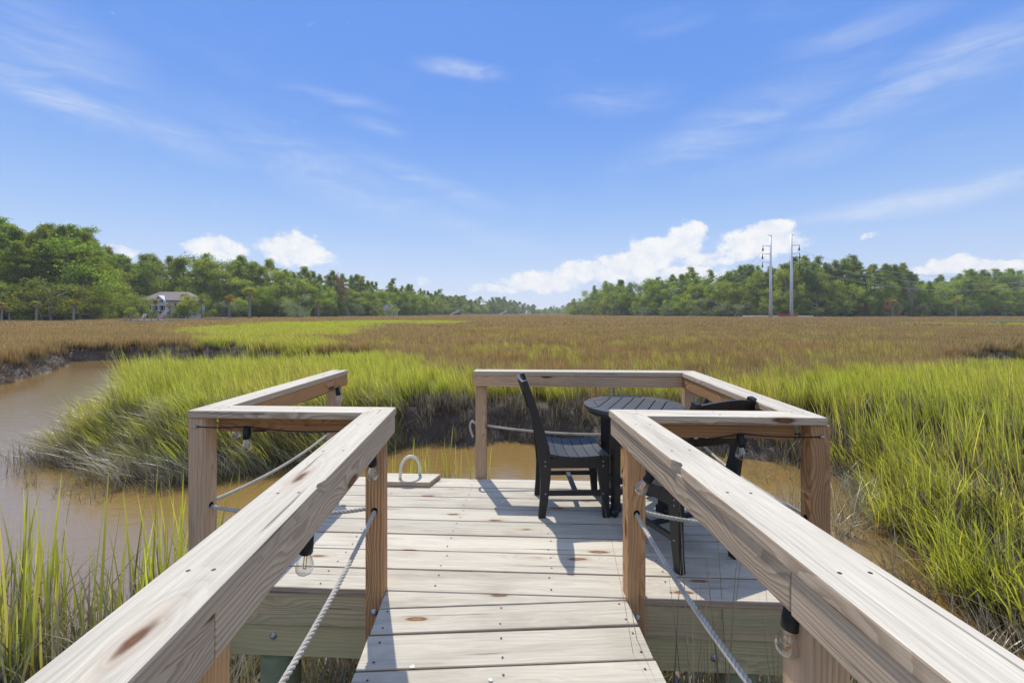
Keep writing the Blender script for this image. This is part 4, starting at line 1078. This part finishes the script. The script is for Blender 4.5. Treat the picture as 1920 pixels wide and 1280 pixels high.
# ------------------------------------------------------------------ trees
def leaves(cs, rs, n, size, seed, flat=.75, tone=None, elong=1.6):
    g = np.random.default_rng(seed); V, R_ = [], []
    size = size * .60; n = int(n * 2.1); cs = np.asarray(cs, float); rs = np.asarray(rs, float); m_ = len(cs)
    tone = g.uniform(0, 1, m_) if tone is None else np.asarray(tone)
    idx = np.repeat(np.arange(m_), np.maximum(4, (n * (rs / rs.mean()) ** 2).astype(int)))
    k_ = len(idx); v = g.normal(0, 1, (k_, 3)); v /= np.linalg.norm(v, axis=1)[:, None]
    rad_ = np.clip(g.normal(.72, .30, k_), .08, 1.55)
    c = cs[idx] + v * (rs[idx] * rad_)[:, None] * np.array([1, 1, flat])
    a = g.normal(0, 1, (k_, 3)); a /= np.linalg.norm(a, axis=1)[:, None]; b = np.cross(a, g.normal(0, 1, (k_, 3))); b /= np.linalg.norm(b, axis=1)[:, None]
    s = size * g.uniform(.55, 1.35, k_)[:, None]
    tri = np.stack([c - a * s * elong * .5 - b * s * .35, c - a * s * elong * .2 + b * s * .5, c + a * s * elong * .6], 1).reshape(-1, 3)
    r = np.repeat(np.clip(tone[idx] * .6 + g.uniform(0, .45, k_), 0, 1), 3)
    return tri, np.arange(len(tri)).reshape(-1, 3), r
def trunk_mesh(name, paths):
    V, Q = [], []
    for pts, rr, n in paths:
        v_, q_ = tube(pts, rr, n); o_ = len(V); V += [tuple(x) for x in v_]; Q += [tuple(x + o_ for x in f) for f in q_]
    return from_arrays(name, V, Q, True)
def pine(seed, H=22, cr=4.2, base=.45, dens=62, size=.42):
    g = random.Random(seed); lean = (g.uniform(-.8, .8), g.uniform(-.8, .8))
    tp = [(lean[0] * t * t, lean[1] * t * t, H * .95 * t) for t in [0, .2, .4, .6, .8, 1]]
    paths = [(tp, [H * .0125 * (1 - .8 * t) + .02 for t in [0, .2, .4, .6, .8, 1]], 6)]; cs, rs = [], []
    nb = 30
    for i in range(nb):
        t = base + (1 - base) * (i / (nb - 1)) ** .85; a = g.uniform(0, 6.283) ; u = (t - base) / (1 - base)
        prof_ = math.sin(min(1, u * .9 + .22) * math.pi) ** .6 if u < .99 else .25
        L = cr * prof_ * g.uniform(.45, 1.15); z = H * .95 * t
        x, y = lean[0] * t * t, lean[1] * t * t; e = (x + math.cos(a) * L, y + math.sin(a) * L, z + L * g.uniform(.05, .45))
        if u < .8: paths.append(([(x, y, z), ((x + e[0]) / 2, (y + e[1]) / 2, z + L * .1), e], [.09, .06, .02], 4))
        for f_ in ((1.0, .62) if L > 2 else (1.0,)):
            cs.append((x + (e[0] - x) * f_, y + (e[1] - y) * f_, z + (e[2] - z) * f_)); rs.append(g.uniform(.75, 1.35) * (1.05 if f_ == 1 else .85))
    cs.append((lean[0], lean[1], H * .97)); rs.append(1.0)
    return trunk_mesh('trunk', paths), leaves(cs, rs, dens, size, seed, .62)
def broad(seed, H=14, cr=5, base=.22, dens=85, size=.42, lob=26, flat=.85):
    g = random.Random(seed); paths = [([(0, 0, 0), (g.uniform(-.3, .3), g.uniform(-.3, .3), H * .35), (0, 0, H * .75)], [H * .022, H * .016, .05], 6)]
    cs, rs = [], []
    for i in range(lob):
        z = base + (1 - base) * g.uniform(0.02, .93); pr = math.sqrt(max(.08, 1 - ((z - .52) / .55) ** 2)); a = g.uniform(0, 6.283); rr_ = cr * pr * g.uniform(.45, 1.0)
        p = (math.cos(a) * rr_, math.sin(a) * rr_, z * H); cs.append(p); rs.append(cr * g.uniform(.20, .38))
        if i % 2 == 0: paths.append(([(0, 0, H * max(.2, z - .25)), (p[0] * .5, p[1] * .5, H * (z - .1)), p], [.12, .08, .03], 4))
    return trunk_mesh('trunk', paths), leaves(cs, rs, dens, size, seed, flat)
def shrub(seed, H=5, cr=3.0, dens=80, size=.3, lob=16):
    return broad(seed, H, cr, .05, dens, size, lob, .8)
def palmetto(seed, H=6):
    g = random.Random(seed); nr = np.random.default_rng(seed)
    tr = trunk_mesh('trunk', [([(0, 0, 0), (g.uniform(-.15, .15), 0, H * .5), (g.uniform(-.2, .2), 0, H)], [.24, .19, .17], 7)])
    V, r = [], []
    for i in range(30):
        a = g.uniform(0, 6.283); el = g.uniform(-.6, 1.25); L = g.uniform(.8, 1.1)
        c = Vector((math.cos(a) * math.cos(el), math.sin(a) * math.cos(el), math.sin(el)));
        c0 = Vector((0, 0, H)) + c * L * .55; s_ = Vector((-math.sin(a), math.cos(a), 0)); up = c.cross(s_)
        tn = g.uniform(0, 1) * (.3 if el < 0 else 1)
        for j in range(9):
            an = (j - 4) * .27; d_ = c * math.cos(an) + s_ * math.sin(an); tip = c0 + d_ * L * .95 + Vector((0, 0, -.28 * L * abs(math.sin(an)) - .12))
            w_ = (s_ * math.cos(an) - c * math.sin(an)) * .055
            V += [tuple(c0 - w_), tuple(c0 + w_), tuple(tip)]; r += [tn] * 3
    V = np.array(V); return tr, (V, np.arange(len(V)).reshape(-1, 3), np.array(r))
def bare(seed, H=5):
    g = random.Random(seed); paths = []
    for i in range(16):
        a = g.uniform(0, 6.283); L = H * g.uniform(.6, 1); w_ = g.uniform(.1, .55)
        m_ = (math.cos(a) * L * w_ * .4, math.sin(a) * L * w_ * .4, L * .5); e = (math.cos(a) * L * w_, math.sin(a) * L * w_, L); paths.append(([(0, 0, 0), m_, e], [.07, .05, .02], 3))
        for q in range(3): b_ = a + g.uniform(-1, 1); s_ = g.uniform(.5, .9); p = tuple(m_[j] + (e[j] - m_[j]) * (s_ * 2 - 1) for j in range(3)); paths.append(([p, (p[0] + math.cos(b_) * .8, p[1] + math.sin(b_) * .8, p[2] + .7)], [.03, .015], 3))
    return trunk_mesh('stems', paths), leaves([(g.uniform(-1, 1), g.uniform(-1, 1), H * g.uniform(.4, .9)) for _ in range(8)], [.8] * 8, 22, .2, seed)

KIND = {}
def reg(key, gens, mat, bark, pname, cname='crown', tname='trunk'):
    L = []
    for tm, (V, Fc, r) in gens:
        cm = from_arrays(cname, V, Fc, False, {'r': ('FLOAT', r)}); cm.materials.append(mat); tm.materials.append(bark); L.append((tm, cm))
    KIND[key] = (L, pname, cname, tname)
reg('pine', [pine(10 + i, 22, 3.8 + .5 * (i % 3), .38 + .06 * (i % 3)) for i in range(5)], M['pine'], M['bark'], 'pine_tree')
reg('tallpine', [pine(40 + i, 24, 3.2, .58, 52) for i in range(4)], M['pine'], M['bark'], 'pine_tree')
reg('oak', [broad(60 + i, 13, 5.0, .15) for i in range(4)], M['oak'], M['greybark'], 'oak_tree')
reg('light', [broad(80 + i, 11, 4.0, .18, 75, .36) for i in range(3)], M['light'], M['greybark'], 'leafy_tree')
reg('cedar', [shrub(90 + i, 6, 3.4, 95, .26) for i in range(3)], M['cedar'], M['greybark'], 'cedar_tree')
reg('silver', [shrub(100 + i, 4.5, 3.2, 85, .24) for i in range(2)], M['silver'], M['greybark'], 'silvery_shrub')
reg('russet', [broad(110 + i, 10, 3.6, .15, 60, .3) for i in range(2)], M['russet'], M['greybark'], 'russet_tree')
reg('palm', [palmetto(120 + i, 5.2) for i in range(3)], M['palm'], M['greybark'], 'palmetto_tree')
reg('bare', [bare(130 + i) for i in range(2)], M['silver'], M['greybark'], 'bare_shrub')
tr_rng = random.Random(11); n_tree = [0]
def gz(x, y): return float(ground_z(np.array([float(x)]), np.array([float(y)]))[0])
def tree(key, x, y, h, label, group=None, wide=1.0, cat='tree'):
    L, pname, cname, tname = KIND[key]; tm, cm = tr_rng.choice(L)
    base = {'pine': 22, 'tallpine': 24, 'oak': 13, 'light': 11, 'cedar': 6, 'silver': 4.5, 'russet': 10, 'palm': 6.0, 'bare': 5}[key]
    s = h / base; o = empty(pname, (x, y, gz(x, y) - .1), tr_rng.uniform(0, 6.28), label=label, cat=cat, group=group)
    o.scale = (s * wide, s * wide, s)
    link(tname, tm, None, o); link(cname, cm, None, o); n_tree[0] += 1
    return o
# skyline of the photograph (pixel column, top row)
SK = np.array([(-120, 428), (0, 425), (50, 422), (110, 423), (160, 437), (190, 465), (215, 482), (260, 490), (300, 484), (360, 478), (390, 487), (440, 487), (500, 496), (530, 503), (600, 508), (650, 515),
               (700, 522), (760, 531), (800, 541), (840, 556), (860, 559), (900, 560), (950, 562), (990, 572), (1030, 575), (1062, 574), (1085, 550), (1100, 543), (1150, 528), (1200, 530), (1250, 520),
               (1300, 505), (1340, 514), (1400, 494), (1440, 500), (1500, 487), (1560, 487), (1600, 487), (1650, 492), (1700, 500), (1720, 516), (1750, 522), (1780, 518), (1820, 500), (1860, 510), (1920, 508), (2050, 512)], float)
def top_h(px, D, zg=1.7):
    return (HOR - np.interp(px, SK[:, 0], SK[:, 1])) * D / F + EYE - zg
def at_px(px, D): return ((px - 960) / F * D, D)
def side_of(px): return 'left' if px < 960 else 'right'
zones = [(-140, 200, 'woods at the left edge'), (200, 420, 'shore around the pale house'), (420, 640, 'left shore past the house'), (640, 870, 'receding left shore'),
         (1070, 1385, 'right shore before the poles'), (1385, 1545, 'shore behind the steel poles'), (1545, 1725, 'right shore past the poles'), (1725, 2070, 'shore at the right edge')]
def zone(px):
    for a, b, s in zones:
        if a <= px < b: return s
    return 'distant shore'
names = {'pine': 'dense green pine', 'tallpine': 'tall bare-trunked pine', 'oak': 'rounded broadleaf tree', 'light': 'bright light green tree', 'cedar': 'low dark cedar', 'silver': 'silvery grey-green shrub', 'russet': 'russet-tinged tree', 'bare': 'thin bare-stemmed shrub'}
ORD = 'first second third fourth fifth sixth seventh eighth ninth tenth eleventh twelfth thirteenth fourteenth fifteenth sixteenth seventeenth eighteenth nineteenth twentieth'.split()
ORD += ['twenty-' + o for o in ORD[:9]] + ['thirtieth'] + ['thirty-' + o for o in ORD[:9]]
rows = {}
def rowk(px0, px1, n, back, hf, keys, wide=1.0, jit=.5):
    for i in range(n):
        px = px0 + (px1 - px0) * (i + tr_rng.uniform(.5 - jit, .5 + jit)) / n
        D0 = float(np.interp(px, SH_U, SH_D)); D = D0 + back + tr_rng.uniform(-3, 3)
        key = tr_rng.choice(keys)
        h = hf(px, D) if callable(hf) else tr_rng.uniform(*hf)
        x, y = at_px(px, D); row = 'front row' if back < 8 else 'middle row' if back < 19 else 'back row'
        o = tree(key, x, y, h, 'tree', names[key] + 's, ' + zone(px), wide * tr_rng.uniform(.85, 1.15))
        rows.setdefault((key, row, zone(px)), []).append((px, o))
def label_rows():
    for (key, row, zn), L in rows.items():
        L.sort(key=lambda q: q[0])
        for i, (px, o) in enumerate(L):
            o['label'] = names[key] + (', %s from left' % ORD[i] if len(L) > 1 else '') + ', %s, ' % row + zn
full = lambda a, b: (lambda px, D: max(5, top_h(px, D) * tr_rng.uniform(a, b)))
# left shore
rowk(-130, 215, 17, 22, full(.93, 1.03), ['tallpine', 'pine'], 1.05); rowk(-130, 210, 13, 14, full(.68, .88), ['pine', 'oak'], 1.1); rowk(-120, 260, 16, 5, full(.30, .48), ['oak', 'cedar', 'cedar', 'light'], 1.25)
rowk(205, 640, 22, 26, full(.92, 1.03), ['pine', 'oak', 'pine'], 1.05); rowk(370, 860, 26, 17, full(.6, .86), ['oak', 'pine', 'light', 'oak'], 1.1); rowk(365, 860, 24, 6, full(.25, .5), ['oak', 'cedar', 'light', 'silver', 'cedar'], 1.15)
rowk(640, 850, 16, 30, full(.93, 1.04), ['pine', 'tallpine'], 1.0)
rowk(180, 270, 5, 8, full(.35, .5), ['oak', 'light'], 1.1)
# right shore
rowk(1074, 1390, 18, 24, full(.92, 1.03), ['oak', 'pine', 'oak'], 1.1); rowk(1080, 1390, 14, 14, full(.6, .85), ['oak', 'light', 'oak', 'pine']); rowk(1072, 1395, 16, 4, full(.3, .5), ['oak', 'silver', 'cedar', 'oak'], 1.25)
rowk(1380, 1715, 26, 24, full(.95, 1.04), ['tallpine', 'pine', 'tallpine']); rowk(1385, 1560, 12, 17, full(.75, .92), ['pine', 'oak'], .75); rowk(1540, 1720, 10, 13, full(.35, .7), ['oak', 'pine', 'light'])
rowk(1715, 2050, 13, 24, full(.88, 1.03), ['oak', 'pine', 'oak']); rowk(1700, 2050, 12, 14, full(.55, .85), ['oak', 'light', 'oak', 'light'], 1.2); rowk(1530, 2050, 22, 4, full(.22, .4), ['light', 'cedar', 'oak', 'russet', 'cedar', 'bare'], 1.2)
label_rows()
# far woods as one mass (beyond the bend and filling behind the rows)
fc = bpy.data.collections.new('far_wood_protos')
for key in ('oak', 'pine', 'oak'):
    for tm, cm in KIND[key][0][:2]:
        o = bpy.data.objects.new('wood_clump', cm); fc.objects.link(o)
fn = len(fc.objects)
PT, SCL, RZ = [], [], []
fr = random.Random(5)
def woods(px0, px1, n, b0, b1, a, b, div):
    for i in range(n):
        px = fr.uniform(px0, px1); D = float(np.interp(px, SH_U, SH_D)) + fr.uniform(b0, b1); x, y = at_px(px, D)
        h = max(4, float(top_h(px, D)) * fr.uniform(a, b)); z = gz(x, y); s = h / 18; PT.append((x, y, z - .3)); SCL.append((s * div, s * div, s)); RZ.append(fr.uniform(0, 6.28))
woods(-150, 860, 260, 30, 60, .72, .92, 1.1); woods(1072, 2060, 260, 30, 60, .66, .9, 1.1)
woods(820, 1075, 330, 0, 90, .5, 1.0, 1.6)
scatter('woodland', np.array(PT), np.array(RZ), np.array(SCL), (fc, fn), kind='stuff', label='hazy far woodland closing the end of the marsh and backing both shores', category='woods')
uc = bpy.data.collections.new('understory_protos')
for key in ('cedar', 'oak', 'silver'):
    o = bpy.data.objects.new('shrub_clump', KIND[key][0][0][1]); uc.objects.link(o)
PT, SCL, RZ = [], [], []
for a_, b_, n_ in ((-150, 860, 480), (1072, 2060, 480)):
    for i in range(n_):
        px = fr.uniform(a_, b_); D = float(np.interp(px, SH_U, SH_D)) + fr.uniform(7, 34); x, y = at_px(px, D); s = fr.uniform(.55, 1.0) * (D / 180) ** .5
        if 250 < px < 375 and D < 158: continue
        if 1385 < px < 1560 and D < 216: continue
        PT.append((x, y, gz(x, y) - .5)); SCL.append((s, s, s)); RZ.append(fr.uniform(0, 6.28))
scatter('understory', np.array(PT), np.array(RZ), np.array(SCL), (uc, 3), kind='stuff', label='shadowed undergrowth filling the gaps under the trees of both shores', category='undergrowth')
for px, D, h, key, lb in ((258, 137, 8.0, 'cedar', 'tall dark cedar hiding the left corner of the house'), (344, 136, 5.5, 'oak', 'dark leafy tree in front of the right house windows'),
                      (705, 246, 6.5, 'oak', 'rounded tree left in front of the small grey-roofed house'), (738, 247, 7, 'light', 'light green tree right in front of the small grey-roofed house'), (722, 247, 5, 'cedar', 'low dark shrub under the small grey hipped roof'),
                      (252, 138, 7.5, 'oak', 'dark rounded tree covering the left end of the pale house'), (270, 141, 4.0, 'light', 'pale shrubby tree beside the left columns of the house'), (330, 136, 4.5, 'cedar', 'low shrub below the right windows of the house'),
                      (352, 137, 7.5, 'light', 'light green tree covering the right end of the house'), (378, 138, 9, 'oak', 'rounded tree standing just right of the pale house'), (300, 133, 2.6, 'cedar', 'low shrub in front of the house columns'), (246, 100, 3.5, 'light', 'pale green bush left of the far grey dock')):
    x, y = at_px(px, D); tree(key, x, y, h, lb, None, 1.1)
# single palmettos on the left shore, a few on the right
for px, D, h, lb in ((68, 93, 4.6, 'second palmetto from the left edge, short with a round crown'), (138, 94, 5.0, 'palmetto left of the pale house with a straight grey trunk'), (18, 94, 3.4, 'low palmetto with browning fronds in the left corner'),
                     (4, 92, 4.4, 'palmetto cut by the left edge of the photo'), (345, 140, 8.2, 'tall palmetto in front of the right end of the pale house'), (430, 148, 8.0, 'slim palmetto right of the pale house'), (468, 150, 10.5, 'tall leaning palmetto with a broad crown right of the house'),
                     (290, 140, 6.8, 'palmetto in front of the left window of the pale house'), (318, 138, 5.2, 'shorter palmetto by the house terrace'), (598, 185, 7.5, 'lone palmetto on the left shore past the shrubs'), (1674, 206, 8.5, 'palmetto on the right shore beside the russet tree'), (1792, 212, 9, 'palmetto below the lone umbrella-topped pine')):
    x, y = at_px(px, D); tree('palm', x, y, h, lb, None, 1.15)
x, y = at_px(1820, 236); tree('tallpine', x, y, 25, 'lone umbrella-topped pine rising above the far right woods')
x, y = at_px(1708, 220); tree('bare', x, y, 21, 'thin bare tree between the right shore pines', None, .35)
x, y = at_px(1745, 222); tree('tallpine', x, y, 18, 'spindly pine standing alone in the right shore gap', None, .7)
x, y = at_px(1672, 206); tree('russet', x, y, 9.5, 'orange-brown dying tree on the right shore')
x, y = at_px(635, 236); tree('russet', x, y, 22, 'single reddish treetop in the left woods', None, .5)
x, y = at_px(560, 181); tree('silver', x, y, 9.5, 'large silvery willow-like shrub on the left shore', None, 1.0)

# ------------------------------------------------------------------ houses
def box_obj(name, parent, mat, x0, x1, y0, y1, z0, z1, **kw):
    return link(name, bm_mesh(box_bm(x1 - x0, y1 - y0, z1 - z0, (0, 0, 0)), name), mat, parent, ((x0 + x1) / 2, (y0 + y1) / 2, (z0 + z1) / 2), **kw)
def hip_roof(name, parent, mat, x0, x1, y0, y1, z0, z1, ridge, **kw):
    cy = (y0 + y1) / 2; bm = bmesh.new()
    v = [bm.verts.new(q) for q in ((x0, y0, z0), (x1, y0, z0), (x1, y1, z0), (x0, y1, z0), (x0 + ridge, cy, z1), (x1 - ridge, cy, z1))]
    for f in ((0, 1, 5, 4), (1, 2, 5), (2, 3, 4, 5), (3, 0, 4), (3, 2, 1, 0)): bm.faces.new([v[i] for i in f])
    return link(name, bm_mesh(bm, name), mat, parent, **kw)
def window(parent, x, y, z, w, h, cols=2, rows=2):
    f = bmesh.new(); t_ = .16
    for q in range(cols + 1): box_bm(t_, .12, h, (-w / 2 + w * q / cols, 0, 0), 0, f)
    for q in range(rows + 1): box_bm(w, .13, t_, (0, 0, -h / 2 + h * q / rows), 0, f)
    fo = link('window', bm_mesh(f, 'window'), M['white'], parent, (x, y, z)); link('pane', bm_mesh(box_bm(w, .05, h, (0, .04, 0)), 'pane'), M['houseglass'], fo)
hx, hy = at_px(312, 150); hz = gz(hx, hy)
hs_ = empty('pale_house', (hx, hy, hz), rad(8), label='pale grey house with tan roof and arched gable windows among trees on the left shore', cat='house'); hs_.scale = (.86, 1, 1)
box_obj('wall', hs_, M['stucco'], -8.5, 8.5, 0, 9, 0, 6.4); hip_roof('roof', hs_, M['roof'], -9.2, 9.2, -.8, 9.8, 6.4, 9.4, 4)
bm = bmesh.new(); v = [bm.verts.new(q) for q in ((-4.6, -1.2, 4.6), (0.6, -1.2, 4.6), (.6, -1.2, 5.9), (-2, -1.2, 8.0), (-4.6, -1.2, 5.9), (-4.6, 2, 4.6), (.6, 2, 4.6), (.6, 2, 5.9), (-2, 3, 8.0), (-4.6, 2, 5.9))]
for f in ((0, 1, 2, 3, 4), (1, 6, 7, 2), (2, 7, 8, 3), (3, 8, 9, 4), (4, 9, 5, 0)): bm.faces.new([v[i] for i in f])
link('gable', bm_mesh(bm, 'gable'), M['white'], hs_)
for x_, z_, w_, h_ in ((-3.1, 6.1, 1.5, 1.0), (-1.0, 6.1, 1.5, 1.0)): window(hs_, x_, -1.3, z_, w_, h_, 2, 1)
window(hs_, -2, -1.3, 7.1, .9, .7, 1, 1)
for x_, z_ in ((-6.8, 4.4), (-5.3, 4.4), (3.4, 4.4), (6.6, 4.3), (-6.8, 1.5), (3.4, 1.5)): window(hs_, x_, -.08, z_, 1.2, 2.4, 1, 2)
for x_ in (-4.4, -2, .4): box_obj('column', hs_, M['white'], x_ - .2, x_ + .2, -1.2, -.8, 0, 4.6)
box_obj('porch_floor', hs_, M['white'], -4.8, .8, -1.6, -.001, 2.7, 2.9)
window(hs_, -3.1, -.09, 3.8, 2.0, 1.6, 2, 1); window(hs_, -.9, -.09, 3.8, 2.0, 1.6, 2, 1)
hx, hy = at_px(722, 262); hz = gz(hx, hy)
h2 = empty('hipped_house', (hx, hy, hz), rad(-12), label='small house with steep grey hipped roof showing above the left shore trees', cat='house'); h2.scale = (.72, .8, .74)
box_obj('wall', h2, M['stucco'], -6, 6, 0, 9, 0, 4.2); hip_roof('roof', h2, M['roofgrey'], -6.6, 6.6, -.6, 9.6, 4.2, 9.6, 4.6); box_obj('chimney', h2, M['stucco'], 1.0, 2.0, 4.2, 5.2, 7.5, 11.0)
hip_roof('dormer_roof', h2, M['roofgrey'], 2.2, 6.2, -1.6, 4, 4.2, 7.2, 1.6); window(h2, 0, -.08, 2.4, 1.2, 1.6); window(h2, 4, -.08, 2.4, 1.2, 1.6)

# ------------------------------------------------------------------ small docks and gangways far out on the marsh
def far_dock(px, D, label, w=7.5, furn=True):
    x, y = at_px(px, D); o = empty('far_dock', (x, y, 0), rad(6), label=label, cat='dock')
    box_obj('platform', o, M['greywood'], -w / 2, w / 2, -1.5, 1.5, 1.35, 1.5)
    for q in range(7): box_obj('rail_post', o, M['greywood'], -w / 2 + w * q / 6 - .06, -w / 2 + w * q / 6 + .06, -1.5, -1.38, .2, 2.45)
    box_obj('handrail', o, M['greywood'], -w / 2, w / 2, -1.52, -1.36, 2.45, 2.53); box_obj('handrail', o, M['greywood'], -w / 2, w / 2, -1.5, -1.4, 1.95, 2.03)
    box_obj('walkway', o, M['greywood'], -w / 2 - .5, -w / 2 + 1.0, 1.5, 40, 1.35, 1.5)
    return o
fd = far_dock(280, 92, 'grey timber dock with railing in front of the pale house')
def gangway(px, D, label, flip=1, L=7.0):
    x, y = at_px(px, D); o = empty('gangway', (x, y, 1.2), rad(20), label=label, cat='gangway', group='raised gangways in the far marsh')
    bm = bmesh.new(); n = 7; up = 3.2
    for s_ in (-.5, .5):
        for t_ in (0, 1.0):
            v_, q_ = tube([(-L / 2 * flip, s_, t_), (L / 2 * flip, s_, up + t_)], .11, 4); vv = [bm.verts.new(a) for a in v_]; [bm.faces.new([vv[i] for i in f]) for f in q_]
        for j in range(n + 1):
            xx = (-L / 2 + L * j / n) * flip; zz = up * j / n; v_, q_ = tube([(xx, s_, zz), (xx, s_, zz + 1)], .07, 4); vv = [bm.verts.new(a) for a in v_]; [bm.faces.new([vv[i] for i in f]) for f in q_]
    link('railing', bm_mesh(bm, 'railing'), M['aluminium'], o)
    bm = bmesh.new(); v = [bm.verts.new(q) for q in ((-L / 2 * flip, -.5, 0), (L / 2 * flip, -.5, up), (L / 2 * flip, .5, up), (-L / 2 * flip, .5, 0), (-L / 2 * flip, -.5, -.15), (L / 2 * flip, -.5, up - .15), (L / 2 * flip, .5, up - .15), (-L / 2 * flip, .5, -.15))]
    for f in ((0, 1, 2, 3), (7, 6, 5, 4), (0, 4, 5, 1), (1, 5, 6, 2), (2, 6, 7, 3), (3, 7, 4, 0)): bm.faces.new([v[i] for i in f])
    link('deck_panel', bm_mesh(bm, 'deck_panel'), M['aluminium'], o)
    for s_ in (-1.2, 1.2): link('pile', tube_mesh('pile', [(L / 2 * flip, s_, -1), (L / 2 * flip, s_, up + 2.2)], .16, 8), M['greywood'], o)
    return o
gangway(853, 330, 'raised silver gangway standing out of the marsh right of the left woods'); gangway(943, 430, 'smaller raised gangway farther out near mid marsh', 1, 7)
# deck chairs and parasol-like flag on the far dock
x, y = at_px(303, 91.5); fg = empty('leaning_flag', (x, y, 1.5), label='faded red and white striped flag leaning over the far dock', cat='flag')
link('flag_pole', tube_mesh('flag_pole', [(-1.3, 0, 0), (1.3, 0, 2.6)], .04, 6), M['white'], fg)
for j in range(6):
    bm = bmesh.new(); o0 = .12 * j; v = [bm.verts.new(q) for q in ((-1.1 + o0, 0, .1), (1.0 + o0, 0, 2.2), (1.12 + o0, 0, 2.2), (-.98 + o0, 0, .1))]; bm.faces.new(v)
    link('stripe', bm_mesh(bm, 'stripe'), simple('flag_red', (.55, .12, .12), .8) if j % 2 == 0 else M['white'], fg)
x, y = at_px(268, 91.8); wc = empty('white_deck_chair', (x, y, 1.5), label='white slatted chair on the grey far dock before the pale house', cat='chair')
box_obj('seat', wc, M['white'], -.9, .1, -.4, .4, .4, .5); 
bmx = bmesh.new(); v = [bmx.verts.new(q) for q in ((0, -.4, .4), (.4, -.4, 1.3), (.5, -.4, 1.3), (.1, -.4, .4), (0, .4, .4), (.4, .4, 1.3), (.5, .4, 1.3), (.1, .4, .4))]
for f in ((0, 1, 2, 3), (7, 6, 5, 4), (0, 4, 5, 1), (1, 5, 6, 2), (2, 6, 7, 3), (3, 7, 4, 0)): bmx.faces.new([v[i] for i in f])
link('backrest', bm_mesh(bmx, 'backrest'), M['white'], wc)
for a in (-.85, 0): box_obj('leg', wc, M['white'], a, a + .08, -.4, -.32, 0, .4)

# ------------------------------------------------------------------ steel power poles, arms, wires
def power_pole(px, D, ytop, side, label):
    x, y = at_px(px, D); z0 = gz(x, y) - .5; H = EYE + (HOR - ytop) * D / F - z0
    o = empty('power_pole', (x, y, z0), label=label, cat='power pole')
    link('shaft', tube_mesh('shaft', [(0, 0, 0), (0, 0, H * .5), (0, 0, H)], [.74, .54, .32], 12), M['steel'], o)
    ends = []
    for f_, L in ((.99, 1.4), (.865, 3.4), (.77, 3.6), (.67, 3.6)):
        if f_ == .99 and side < 0: L = 1.2
        a = link('cross_arm', tube_mesh('cross_arm', [(0, 0, H * f_), (side * L, 0, H * f_ + .35)], [.2, .1], 6), M['steel'], o)
        if f_ < .98:
            link('insulator', lathe_mesh('insulator', [(.08, -2.6), (.34, -2.4), (.34, -1.5), (.16, -1.3), (.16, 0)], 8), M['ceramic'], a, (side * L, 0, H * f_ + .35)); ends.append(Vector((x + side * L, y, z0 + H * f_ - 2.1)))
    return ends
eA = power_pole(1445, 200, 440, -1, 'left grey steel power pole with arms pointing left'); eB = power_pole(1484, 200, 439, 1, 'right grey steel power pole with arms pointing right')
def wire(a, b, sag, label, r=.055, group='power line wires'):
    pts = sagc(a, b, sag, 30); off = pts[0].copy(); link('power_line', tube_mesh('power_line', [p - off for p in pts], r, 5), M['wire'], loc=off, label=label, category='cable', group=group)
for i, (e, ly) in enumerate(zip(eA, (531, 539, 545))):
    b = pix(1340 - i * 4, ly, 268); wire(e, b, 3.0, 'wire running from the left pole down to the left woods, ' + ('topmost', 'middle', 'lowest')[i] + ' of three')
for i, (e, ry) in enumerate(zip(eB, (500, 512, 520))):
    b = pix(2060, ry, 150); wire(e, b, 7.0, 'wire running from the right pole over the right woods, ' + ('topmost', 'middle', 'lowest')[i] + ' of three', .05)
# sandy causeway with red barriers
x0, y0 = at_px(1400, 202)
def slab(name, px0, px1, D0, D1, zt, mat, **kw):
    a = at_px(px0, D0); b = at_px(px1, D0); c = at_px(px1, D1); d_ = at_px(px0, D1)
    return local_prism(name, [a, b, c, d_], zt - .8, zt, mat, .0, parent=None, **kw)
slab('sandy_road', 1392, 1525, 203, 214, 1.75, M['sand'], kind='structure')
bar_me = bm_mesh(box_bm(1.4, .3, .8, (0, 0, .4), .08), 'barrier')
for i in range(6):
    a = at_px(1462 + i * 6.2, 202.6); link('barrier', bar_me, M['red'], None, (a[0], a[1], 1.72), (0, 0, rj.uniform(-.2, .2)), label='red plastic road barrier, %s from the left between the two steel poles' % ORD[i], category='barrier', group='red barriers between the steel poles')
# long low dock at the far right
o = empty('low_boardwalk', (0, 0, 0), label='dark low boardwalk end reaching in from the right edge of the marsh', cat='boardwalk')
a = at_px(1865, 78); b = at_px(2150, 80); plank('deck_panel', a, b, 1.4, 1.45, 1.6, M['greywood'], 0, parent=o)
for q in range(6):
    c = Vector(a).lerp(Vector(b), q / 5); box_obj('pile', o, M['greywood'], c[0] - .12, c[0] + .12, c[1] - .12, c[1] + .12, .2, 1.45)

# ------------------------------------------------------------------ haze
HAZE = 0.00024
if HAZE:
    bm = bmesh.new(); box_bm(3000, 2100, 64, (0, 600, 30.5), 0, bm)
    mz, k, out = new_mat('haze_air'); vp = k.add('ShaderNodeVolumePrincipled'); vp.inputs['Density'].default_value = HAZE; vp.inputs['Color'].default_value = (.90, .94, 1, 1)
    vp.inputs['Anisotropy'].default_value = .2
    k.l.new(vp.outputs[0], out.inputs['Volume']); link('haze', bm_mesh(bm, 'haze'), mz, kind='stuff', label='thin summer haze over the whole marsh', category='haze')
